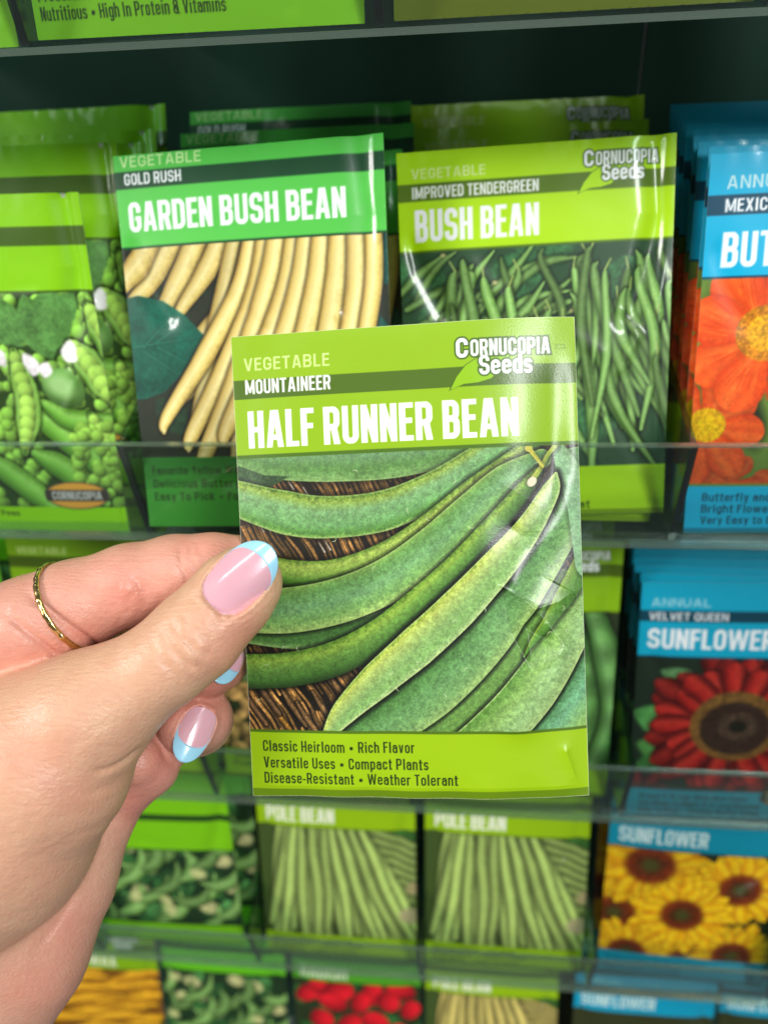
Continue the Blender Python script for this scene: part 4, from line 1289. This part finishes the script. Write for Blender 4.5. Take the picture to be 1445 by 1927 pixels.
def cone(g, a, b, ra, rb, flat=None):
    """rounded, tapering limb segment"""
    a = np.asarray(a, np.float32); b = np.asarray(b, np.float32)
    X, Y, Z = g
    d = b - a
    L2 = float(d @ d) + 1e-9
    t = np.clip(((X - a[0]) * d[0] + (Y - a[1]) * d[1] + (Z - a[2]) * d[2]) / L2, 0, 1)
    e = np.sqrt((X - a[0] - t * d[0]) ** 2 + (Y - a[1] - t * d[1]) ** 2 + (Z - a[2] - t * d[2]) ** 2)
    return e - (ra + (rb - ra) * t)


def smin(a, b, k):
    h = np.clip(.5 + .5 * (b - a) / k, 0, 1)
    return b + (a - b) * h - k * h * (1 - h)


def chain(g, pts, k=3.):
    """pts = [(point, radius), ...]"""
    out = None
    for (a, ra), (b, rb) in zip(pts[:-1], pts[1:]):
        c = cone(g, a, b, ra, rb)
        out = c if out is None else smin(out, c, k)
    return out


THUMB = [(K(-150, 1660, 190), 26.), (K(-20, 1560, 186), 25.0), (K(85, 1440, 182), 20.0), (K(166, 1345, 179.5), 14.0), (K(230, 1301, 178.5), 11.3), (K(310, 1247, 177.5), 9.8), (K(371, 1194, 178.2), 10.1), (K(425, 1136, 179.2), 9.1), (K(450, 1108, 179.5), 8.7), (K(466, 1092, 180), 7.8)]
WEB = [(K(166, 1345, 180), 13.6), (K(60, 1385, 184), 15.5), (K(-80, 1430, 188), 18.)]
INDEX = [(K(-60, 1225, 193), 13.0), (K(60, 1180, 193), 12.6), (K(140, 1140, 194), 11.2), (K(245, 1100, 195), 10.0), (K(330, 1079, 196), 9.5), (K(400, 1074, 197), 9.3), (K(480, 1076, 199), 9.0), (K(540, 1078, 200), 8.2)]
PALM = [(K(-90, 1290, 196), 18.), (K(-60, 1480, 200), 22.), (K(-100, 1700, 200), 24.)]
MIDDLE = [(K(-40, 1310, 209), 12.), (K(200, 1245, 218), 10.2), (K(410, 1222, 212), 9.4), (K(406, 1240, 203), 8.6), (K(385, 1258, 199), 7.8)]
RING = [(K(-20, 1460, 212), 12.), (K(240, 1400, 214), 10.), (K(374, 1356, 208), 9.0), (K(372, 1352, 202), 8.6), (K(356, 1364, 198), 7.9)]
LITTLE = [(K(60, 1620, 210), 12.), (K(200, 1500, 208), 9.8), (K(278, 1440, 205), 8.0), (K(262, 1430, 200), 6.6)]
HEEL = [(K(180, 1540, 206), 10.5), (K(110, 1660, 203), 13.5), (K(30, 1780, 200), 18.), (K(-90, 1930, 200), 24.)]
WRIST = [(K(-120, 1700, 194), 26.), (K(-190, 1960, 200), 27.), (K(-330, 2280, 210), 29.)]


def hand_groups(g):
    th = smin(chain(g, THUMB, 3.5), chain(g, WEB, 3.), 5.)
    pa = smin(chain(g, PALM, 6.), smin(chain(g, HEEL, 6.), chain(g, WRIST, 6.), 8.), 6.)
    ix = chain(g, INDEX, 2.5)
    return th, ix, pa, chain(g, MIDDLE, 1.5), chain(g, RING, 1.5), chain(g, LITTLE, 2.)


g_ = (GX, GY, GZ)
th, ix, pa, mi, ri, li = hand_groups(g_)
fld = smin(ix, pa, 4.)
fld = smin(fld, mi, 1.6)
fld = smin(fld, ri, 1.2)
fld = smin(fld, li, 1.6)
fld = smin(fld, th, 1.6)
del th, ix, pa, mi, ri, li


def surface_nets(f, lo, h):
    s = f < 0
    nx, ny, nz = f.shape
    cs = [(i, j, k) for i in (0, 1) for j in (0, 1) for k in (0, 1)]
    sub = lambda a, c: a[c[0]:nx - 1 + c[0], c[1]:ny - 1 + c[1], c[2]:nz - 1 + c[2]]
    cnt = sum(sub(s, c).astype(np.int8) for c in cs)
    cell = np.argwhere((cnt > 0) & (cnt < 8))
    vid = -np.ones((nx - 1, ny - 1, nz - 1), np.int32)
    vid[tuple(cell.T)] = np.arange(len(cell))
    acc = np.zeros((len(cell), 3)); n = np.zeros(len(cell))
    for a in cs:
        for ax in range(3):
            if a[ax]: continue
            b = list(a); b[ax] = 1
            ia = tuple((cell + a).T); ib = tuple((cell + b).T)
            fa, fb = f[ia].astype(float), f[ib].astype(float)
            m = (fa < 0) != (fb < 0)
            t = np.where(m, fa / (fa - fb + 1e-12), 0)
            p = cell + np.array(a, float)
            p[:, ax] += t
            acc[m] += p[m]; n[m] += 1
    V = acc / n[:, None] * h + lo
    Q = []
    for ax in range(3):
        sl0 = [slice(1, -1)] * 3; sl1 = [slice(1, -1)] * 3
        sl0[ax] = slice(0, -1); sl1[ax] = slice(1, None)
        e = np.argwhere(s[tuple(sl0)] != s[tuple(sl1)])
        off = np.array([1, 1, 1]); off[ax] = 0
        e = e + off
        inside = s[tuple(e.T)]
        u, v = [(1, 2), (2, 0), (0, 1)][ax]
        du = np.zeros(3, int); dv = np.zeros(3, int); du[u] = 1; dv[v] = 1
        q = np.stack([vid[tuple((e - du - dv).T)], vid[tuple((e - dv).T)], vid[tuple(e.T)], vid[tuple((e - du).T)]], 1)
        q = np.where(inside[:, None], q, q[:, ::-1])
        Q.append(q)
    Q = np.vstack(Q)
    Q = Q[(Q >= 0).all(1)]
    return V, Q


HV, HQ = surface_nets(fld, lo, vox)
del fld


def smooth(V, Q, it, lam=.5):
    E_ = np.vstack([Q[:, [0, 1]], Q[:, [1, 2]], Q[:, [2, 3]], Q[:, [3, 0]]])
    deg = np.bincount(E_.ravel(), minlength=len(V)).astype(float)[:, None]
    for _ in range(it):
        A = np.zeros_like(V)
        for k in range(3):
            A[:, k] = np.bincount(E_[:, 0], V[E_[:, 1], k], len(V)) + np.bincount(E_[:, 1], V[E_[:, 0], k], len(V))
        V = V + lam * (A / np.maximum(deg, 1) - V)
    return V


def normals(V, Q):
    n = np.cross(V[Q[:, 2]] - V[Q[:, 0]], V[Q[:, 3]] - V[Q[:, 1]])
    N = np.zeros_like(V)
    for k in range(3):
        for c in range(4):
            N[:, k] += np.bincount(Q[:, c], n[:, k], len(V))
    return N / (np.linalg.norm(N, axis=1, keepdims=True) + 1e-12)




def largest(V, Q):
    labc = np.arange(len(V))
    for _ in range(400):
        m = labc[Q].min(1)
        new = labc.copy()
        for c in range(4):
            np.minimum.at(new, Q[:, c], m)
        new = new[new]
        if (new == labc).all():
            break
        labc = new
    keep = labc == np.bincount(labc).argmax()
    ren = np.cumsum(keep) - 1
    return V[keep], ren[Q[keep[Q].all(1)]]


HV, HQ = largest(HV, HQ)
HV = smooth(HV, HQ, 4)
# finer faces over the part that is seen
HN = normals(HV, HQ)
groups_at = hand_groups((HV[:, 0].astype(np.float32), HV[:, 1].astype(np.float32), HV[:, 2].astype(np.float32)))
lab = np.argmin(np.stack(groups_at), 0)      # 0 thumb 1 index 2 palm 3 middle 4 ring 5 little
hx, hy = k_px(HV)


def carve(pts, depth, wd, labs, wend=None):
    """a skin crease along a line, cut into the surface (negative depth raises it)"""
    global HV
    P = catmull(pts, 8)
    dm = np.full(len(HV), 1e9); tt = np.zeros(len(HV))
    for i, ((x0, y0), (x1, y1)) in enumerate(zip(P[:-1], P[1:])):
        dx, dy = x1 - x0, y1 - y0
        t = np.clip(((hx - x0) * dx + (hy - y0) * dy) / (dx * dx + dy * dy + 1e-9), 0, 1)
        d = (hx - x0 - t * dx) ** 2 + (hy - y0 - t * dy) ** 2
        k = d < dm
        dm[k] = d[k]; tt[k] = (i + t[k]) / (len(P) - 1)
    fade = np.clip(np.minimum(tt, 1 - tt) * 5, .15, 1)
    m = np.isin(lab, labs) & (HN[:, 2] < .3)
    HV = HV - HN * (m * fade * depth * np.exp(-dm / wd ** 2))[:, None]


# thumb knuckle creases
carve([(300, 1178), (318, 1215), (352, 1250), (372, 1262)], 0.61, 5, [0])
carve([(318, 1160), (338, 1195), (372, 1228), (398, 1240)], 0.51, 5, [0])
carve([(338, 1150), (360, 1178), (392, 1205), (416, 1215)], 0.34, 4.5, [0])
carve([(282, 1195), (300, 1235), (330, 1268), (350, 1282)], 0.30, 5, [0])
carve([(326, 1185), (350, 1222), (384, 1250)], -0.34, 9, [0])
rg = np.random.default_rng(8)
for i in range(26):      # fine wrinkles over the knuckle
    x, y = rg.normal(352, 24), rg.normal(1212, 26)
    L = rg.uniform(10, 24)
    carve([(x - L * .35, y - L * .7), (x + 1.5, y), (x + L * .5, y + L * .6)], rg.uniform(.08, .2), 3, [0])
for i in range(60):      # long faint lines along the ball of the thumb
    x, y = rg.uniform(20, 250), rg.uniform(1330, 1800)
    L = rg.uniform(20, 50)
    carve([(x - L, y + L * .15), (x, y), (x + L, y - L * .3)], rg.uniform(.03, .09), 4, [0, 2])
for i in range(22):
    x, y = rg.uniform(120, 330), rg.uniform(1060, 1170)
    carve([(x - 9, y + 12), (x, y), (x + 9, y - 10)], rg.uniform(.04, .12), 4, [1])
# palm side creases of the index finger
carve([(345, 1022), (340, 1050), (352, 1085), (362, 1120)], .5, 6, [1])
carve([(362, 1016), (358, 1040), (368, 1070), (378, 1090)], .35, 5, [1])
carve([(375, 1015), (372, 1030), (384, 1052)], .3, 5, [1])
carve([(240, 1080), (262, 1100), (272, 1125), (262, 1150)], .35, 8, [1])
carve([(225, 1105), (240, 1108), (250, 1118)], -.5, 18, [1])
carve([(50, 1112), (80, 1140), (130, 1178), (175, 1212), (200, 1240)], 1.3, 6.5, [1, 2])
carve([(8, 1152), (40, 1180), (85, 1215), (120, 1250), (140, 1275)], 1.2, 6.5, [1, 2])
carve([(20, 1140), (0, 1160), (-20, 1190)], .5, 6, [1, 2])
carve([(120, 1215), (140, 1220), (160, 1235)], -.7, 22, [1, 2])
# fold below the thumb and the heel creases
carve([(272, 1402), (240, 1430), (205, 1448), (170, 1452)], .8, 5, [0, 2, 5])
carve([(245, 1452), (205, 1480), (150, 1500)], .35, 9, [0, 2])
carve([(250, 1530), (180, 1560), (100, 1590)], .25, 9, [0, 2])
carve([(150, 1660), (120, 1720), (60, 1800)], .35, 8, [2])
carve([(300, 1400), (318, 1432), (338, 1440)], .4, 6, [4, 5])
HV = smooth(HV, HQ, 1, .3)


# ---- nails
def frame(base, tip, face):
    a = (tip - base); L = np.linalg.norm(a); a = a / L
    n = np.asarray(face, float); n = n - a * (n @ a); n /= np.linalg.norm(n)
    c = np.cross(a, n)
    return base, a, c, n, L


def hw0(s, e0=4.0, e1=2.5):
    s = np.clip(s, 0, 1)
    lo_ = np.clip(1 - (np.abs(.5 - s) / .5) ** e0, 0, 1) ** .42
    hi_ = np.clip(1 - ((s - .42) / .58) ** e1, 0, 1) ** .56
    return np.where(s < .42, lo_, hi_) * (1 - .06 * (s < .42) * (.42 - s) / .42)


def nail_pt(fr, s, t, Wd, R, lift=0., arch=.9):
    """s along 0..1, t across -1..1 of the full half width"""
    base, a, c, n, L = fr
    w = t * Wd / 2
    ang = w / R
    zz = R * (np.cos(ang) - 1) - arch * (2 * s - .9) ** 2 + lift
    return base + (s * L)[..., None] * a + (np.sin(ang) * R)[..., None] * c + zz[..., None] * n


def nail_plate(fr, Wd, R, arch):
    ns, nt = 44, 34
    s, q = np.meshgrid(1 - (1 - np.linspace(0, 1, ns)) ** 1.0, np.linspace(-1, 1, nt), indexing='ij')
    s = .5 - .5 * np.cos(s * math.pi)
    t = q * hw0(s)
    top = nail_pt(fr, s, t, Wd, R, 0, arch)
    bot = nail_pt(fr, s, t, Wd, R, -.75, arch)
    return grid_shell(top, bot)


def grid_shell(top, bot):
    a, b = top.shape[:2]
    i = np.arange(a * b).reshape(a, b); j = i + a * b
    F = [np.stack([i[:-1, :-1], i[1:, :-1], i[1:, 1:], i[:-1, 1:]], -1).reshape(-1, 4),
         np.stack([j[:-1, :-1], j[:-1, 1:], j[1:, 1:], j[1:, :-1]], -1).reshape(-1, 4)]
    for (p, q) in ((i[0], j[0]), (i[-1][::-1], j[-1][::-1]), (i[:, 0][::-1], j[:, 0][::-1]), (i[:, -1], j[:, -1])):
        F.append(np.stack([p[:-1], p[1:], q[1:], q[:-1]], -1))
    return np.vstack([top.reshape(-1, 3), bot.reshape(-1, 3)]), np.vstack(F)


def nail_tip(fr, Wd, R, arch, smile=.82, s_side=.50):
    """crescent of polish hugging the free edge"""
    n1, n2 = 60, 10
    phi = np.linspace(-math.pi / 2, math.pi / 2, n1)
    # outer outline and inner smile line, both as (s,t)
    so = s_side + (1 - s_side) * np.cos(phi) ** .9
    to = np.sign(phi) * hw0(so)
    so = np.clip(so, 0, 1)
    k = np.abs(np.sin(phi))
    to = np.sign(np.sin(phi)) * hw0(so)
    sm = s_side + (smile - s_side) * np.cos(phi) ** .75
    tm = np.sin(phi) * hw0(np.full_like(phi, s_side)) * .985
    m = np.linspace(0, 1, n2)[None]
    s_ = sm[:, None] * (1 - m) + so[:, None] * m
    t_ = tm[:, None] * (1 - m) + to[:, None] * m
    top = nail_pt(fr, s_, t_, Wd + .12, R, .07, arch)
    bot = nail_pt(fr, s_, t_, Wd + .12, R, -.80, arch)
    return grid_shell(top, bot)


tv = lambda x, y, z: np.array([x, y, z], float)
NAILS = [
    (frame(K(397, 1142, 170.2), K(511, 1028, 172.8), tv(.02, -.04, -1)), 13.6, 9.0, .55, .82, .52),
    (frame(K(449, 1212, 196.5), K(410, 1284, 190.5), tv(.32, .10, -1)), 8.2, 6.2, .3, .60, .45),
    (frame(K(391, 1334, 192.8), K(341, 1434, 187.8), tv(.20, .12, -1)), 9.2, 6.4, .45, .70, .42),
]
# the skin makes room for each nail and swells round it
for fr, Wd, R, arch, sm, ss in NAILS:
    base, a, c, n, L = fr
    d = HV - base
    s = d @ a / L; w = d @ c; h = d @ n
    ang = np.arcsin(np.clip(w / R, -1, 1)); t = ang * R / (Wd / 2)
    surf = R * (np.cos(ang) - 1) - arch * (2 * s - .9) ** 2
    hw = hw0(np.clip(s, .02, .98))
    e = np.maximum(np.maximum((np.abs(t) - hw) * Wd / 2, -s * L), (s - 1) * L)     # mm outside the outline
    near = (np.abs(h - surf) < 5) & (HN @ n > -.1) & (s > -.25) & (s < 1.2)
    sink = np.clip(-e / .5 + .3, 0, 1)
    tgt = surf - .55
    push = np.where(near & (h > tgt), (tgt - h) * sink, 0)
    lipz = np.where(near & (s < .72), .38 * np.exp(-((e - .55) / .55) ** 2), 0)
    # draw the surrounding skin level with the nail
    pull = np.where(near & (e > 0) & (e < 3) & (s < .7), np.clip((surf - .25) - h, -.9, .9) * np.clip(1 - e / 3, 0, 1) * .8, 0)
    HV = HV + n * (push + pull + lipz)[:, None]

hx, hy = k_px(HV)
# skin tones
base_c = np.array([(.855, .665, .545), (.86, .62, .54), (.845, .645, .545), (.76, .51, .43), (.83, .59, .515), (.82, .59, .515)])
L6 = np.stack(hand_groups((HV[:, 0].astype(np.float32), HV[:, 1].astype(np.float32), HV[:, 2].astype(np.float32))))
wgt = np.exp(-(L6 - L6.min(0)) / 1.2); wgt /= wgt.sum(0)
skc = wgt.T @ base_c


def blush(px, py, rx, ry, amt, labs=None):
    global skc
    k = np.exp(-(((hx - px) / rx) ** 2 + ((hy - py) / ry) ** 2)) * amt
    if labs is not None: k = k * wgt[labs].sum(0)
    skc = skc * (1 - k[:, None]) + np.array((.86, .50, .44)) * k[:, None]


for a in ((235, 1110, 45, 40, .40, [1]), (150, 1210, 60, 40, .35, [1, 2]), (40, 1240, 60, 40, .25, [1, 2]), (470, 1190, 60, 40, .35, [0]), (430, 1235, 60, 40, .25, [0]),
          (350, 1330, 60, 40, .45, [4]), (420, 1330, 30, 40, .20, [4]), (420, 1300, 60, 20, .4, [3]), (300, 1440, 50, 60, .35, [5, 4]), (60, 1420, 90, 60, .20, [0]), (140, 1500, 90, 50, .18, [0]),
          (120, 1740, 60, 80, .35, [2]), (60, 1860, 90, 60, .35, [2]), (250, 1520, 30, 60, .35, [2, 5]), (390, 1030, 50, 20, .25, [1]), (60, 1640, 100, 60, .12, [0])):
    blush(*a)
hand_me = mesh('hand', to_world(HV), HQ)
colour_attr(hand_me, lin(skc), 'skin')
skin, nt, b = mat('skin')
an = nt.nodes.new('ShaderNodeVertexColor'); an.layer_name = 'skin'
tc = nt.nodes.new('ShaderNodeTexCoord')


def noise(scale, detail=4, rough=.6):
    n = nt.nodes.new('ShaderNodeTexNoise')
    n.inputs['Scale'].default_value = scale; n.inputs['Detail'].default_value = detail; n.inputs['Roughness'].default_value = rough
    nt.links.new(tc.outputs['Object'], n.inputs['Vector'])
    return n


n1 = noise(170, 8, .72)
ov = nt.nodes.new('ShaderNodeMix'); ov.data_type = 'RGBA'; ov.blend_type = 'OVERLAY'
ov.inputs[0].default_value = .34
nt.links.new(an.outputs['Color'], ov.inputs[6]); nt.links.new(n1.outputs['Color'], ov.inputs[7])
rampn = nt.nodes.new('ShaderNodeRGBToBW'); nt.links.new(n1.outputs['Color'], rampn.inputs[0])
nt.links.new(rampn.outputs[0], ov.inputs[7])
nt.links.new(ov.outputs[2], b.inputs['Base Color'])
b.inputs['Roughness'].default_value = .40
b.inputs['Specular IOR Level'].default_value = .5
b.inputs['Subsurface Weight'].default_value = .18
b.inputs['Subsurface Radius'].default_value = (1, .35, .18)
b.inputs['Subsurface Scale'].default_value = .0022
vo = nt.nodes.new('ShaderNodeTexVoronoi'); vo.inputs['Scale'].default_value = 1100; vo.feature = 'DISTANCE_TO_EDGE'
nt.links.new(tc.outputs['Object'], vo.inputs['Vector'])
mp = nt.nodes.new('ShaderNodeMapping'); mp.inputs['Rotation'].default_value = (.4, .9, .6); mp.inputs['Scale'].default_value = (250, 1500, 900)
nt.links.new(tc.outputs['Object'], mp.inputs['Vector'])
nl = nt.nodes.new('ShaderNodeTexNoise'); nl.inputs['Scale'].default_value = 1.0; nl.inputs['Detail'].default_value = 3
nt.links.new(mp.outputs[0], nl.inputs['Vector'])
b1 = nt.nodes.new('ShaderNodeBump'); b1.inputs['Strength'].default_value = .55; b1.inputs['Distance'].default_value = .0004
nt.links.new(nl.outputs['Fac'], b1.inputs['Height'])
b2 = nt.nodes.new('ShaderNodeBump'); b2.inputs['Strength'].default_value = .4; b2.inputs['Distance'].default_value = .00025
nt.links.new(vo.outputs['Distance'], b2.inputs['Height']); nt.links.new(b1.outputs[0], b2.inputs['Normal'])
nt.links.new(b2.outputs[0], b.inputs['Normal'])

person = bpy.data.objects.new('person', None)
COL.objects.link(person)
tag(person, 'left hand entering from the left, blue french manicure, thumb pressing the held packet', 'person')
link('hand', hand_me, skin, person)


def gloss(name, col, sss=0.):
    m, nt, b = mat(name)
    b.inputs['Base Color'].default_value = (*lin(col), 1)
    b.inputs['Roughness'].default_value = .22
    b.inputs['Coat Weight'].default_value = 1
    b.inputs['Coat Roughness'].default_value = .03
    b.inputs['Subsurface Weight'].default_value = sss
    b.inputs['Subsurface Scale'].default_value = .001
    tc = nt.nodes.new('ShaderNodeTexCoord')
    n = nt.nodes.new('ShaderNodeTexNoise'); n.inputs['Scale'].default_value = 260; n.inputs['Detail'].default_value = 2
    nt.links.new(tc.outputs['Object'], n.inputs['Vector'])
    mx = nt.nodes.new('ShaderNodeMix'); mx.data_type = 'RGBA'
    mx.inputs[6].default_value = (*lin(col), 1)
    mx.inputs[7].default_value = (*lin(np.clip(np.array(col) * (1.03, 1.05, 1.04), 0, 1)), 1)
    nt.links.new(n.outputs['Fac'], mx.inputs[0]); nt.links.new(mx.outputs[2], b.inputs['Base Color'])
    return m


M_NAIL = gloss('pink_gel_nail', (.87, .66, .71), .3)
M_TIP = gloss('pale_blue_polish', (.62, .83, .93))
for fr, Wd, R, arch, sm, ss in NAILS:
    V, F = nail_plate(fr, Wd, R, arch)
    nb = link('nail', mesh('nail', to_world(V), F), M_NAIL, person)
    V, F = nail_tip(fr, Wd, R, arch, sm, ss)
    link('nail_tip', mesh('nail_tip', to_world(V), F), M_TIP, nb)

# white cuff round the wrist
axis = [K(-105, 1800, 200), K(-215, 2020, 204), K(-330, 2280, 210)]
rr = [35., 37., 39.]
V, F = [], []
d = axis[-1] - axis[0]; d /= np.linalg.norm(d)
e1 = np.cross(d, [0, 0, 1]); e1 /= np.linalg.norm(e1); e2 = np.cross(d, e1)
NR, NS = 14, 72
prof = [(0, -1.6), (-.02, -.6), (0, 0)] + [(i / 10., .25 * math.sin(i * 1.9)) for i in range(1, 11)]
for q, off in prof:
    c = axis[0] + (axis[-1] - axis[0]) * q
    for i in range(NS):
        a = 2 * math.pi * i / NS
        r_ = 31.5 + 4 * max(q, 0) + off + .7 * math.sin(5 * a + 3 * q) + .4 * math.sin(11 * a + 5 * q)
        V.append(c + r_ * (math.cos(a) * e1 + math.sin(a) * e2))
for j in range(len(prof) - 1):
    for i in range(NS):
        F.append((j * NS + i, j * NS + (i + 1) % NS, (j + 1) * NS + (i + 1) % NS, (j + 1) * NS + i))
M_CLOTH = plain('white_knit', (.78, .76, .72), .9, noise=.06, nscale=400)
link('sleeve', mesh('sleeve', to_world(np.array(V)), np.array(F)), M_CLOTH, person)

# ---- the ring: a thin hammered gold band
rc = K(139, 1143, 193.3)
ra = np.array([.86, -.51, -.13]); ra /= np.linalg.norm(ra)
r1 = np.cross(ra, [0, 0, 1]); r1 /= np.linalg.norm(r1); r2 = np.cross(ra, r1)
V, F = [], []
NA, NB = 160, 14
gn = np.random.default_rng(4)
for i in range(NA):
    a = 2 * math.pi * i / NA
    ham = .10 * math.sin(a * 22) + .06 * math.sin(a * 37 + 1)
    for j in range(NB):
        b_ = 2 * math.pi * j / NB
        rad = 12.4 + .55 * math.cos(b_) + (ham if math.cos(b_) > 0 else 0)
        V.append(rc + rad * (math.cos(a) * r1 + math.sin(a) * r2) + ra * .82 * math.sin(b_))
for i in range(NA):
    for j in range(NB):
        F.append((i * NB + j, ((i + 1) % NA) * NB + j, ((i + 1) % NA) * NB + (j + 1) % NB, i * NB + (j + 1) % NB))
M_GOLD = plain('hammered_gold', (.80, .58, .24), .22, 1.0, noise=.1, nscale=500)
ring = link('finger_ring', mesh('finger_ring', to_world(np.array(V)), np.array(F)), M_GOLD)
tag(ring, 'thin hammered gold ring worn at the base of the index finger', 'ring')
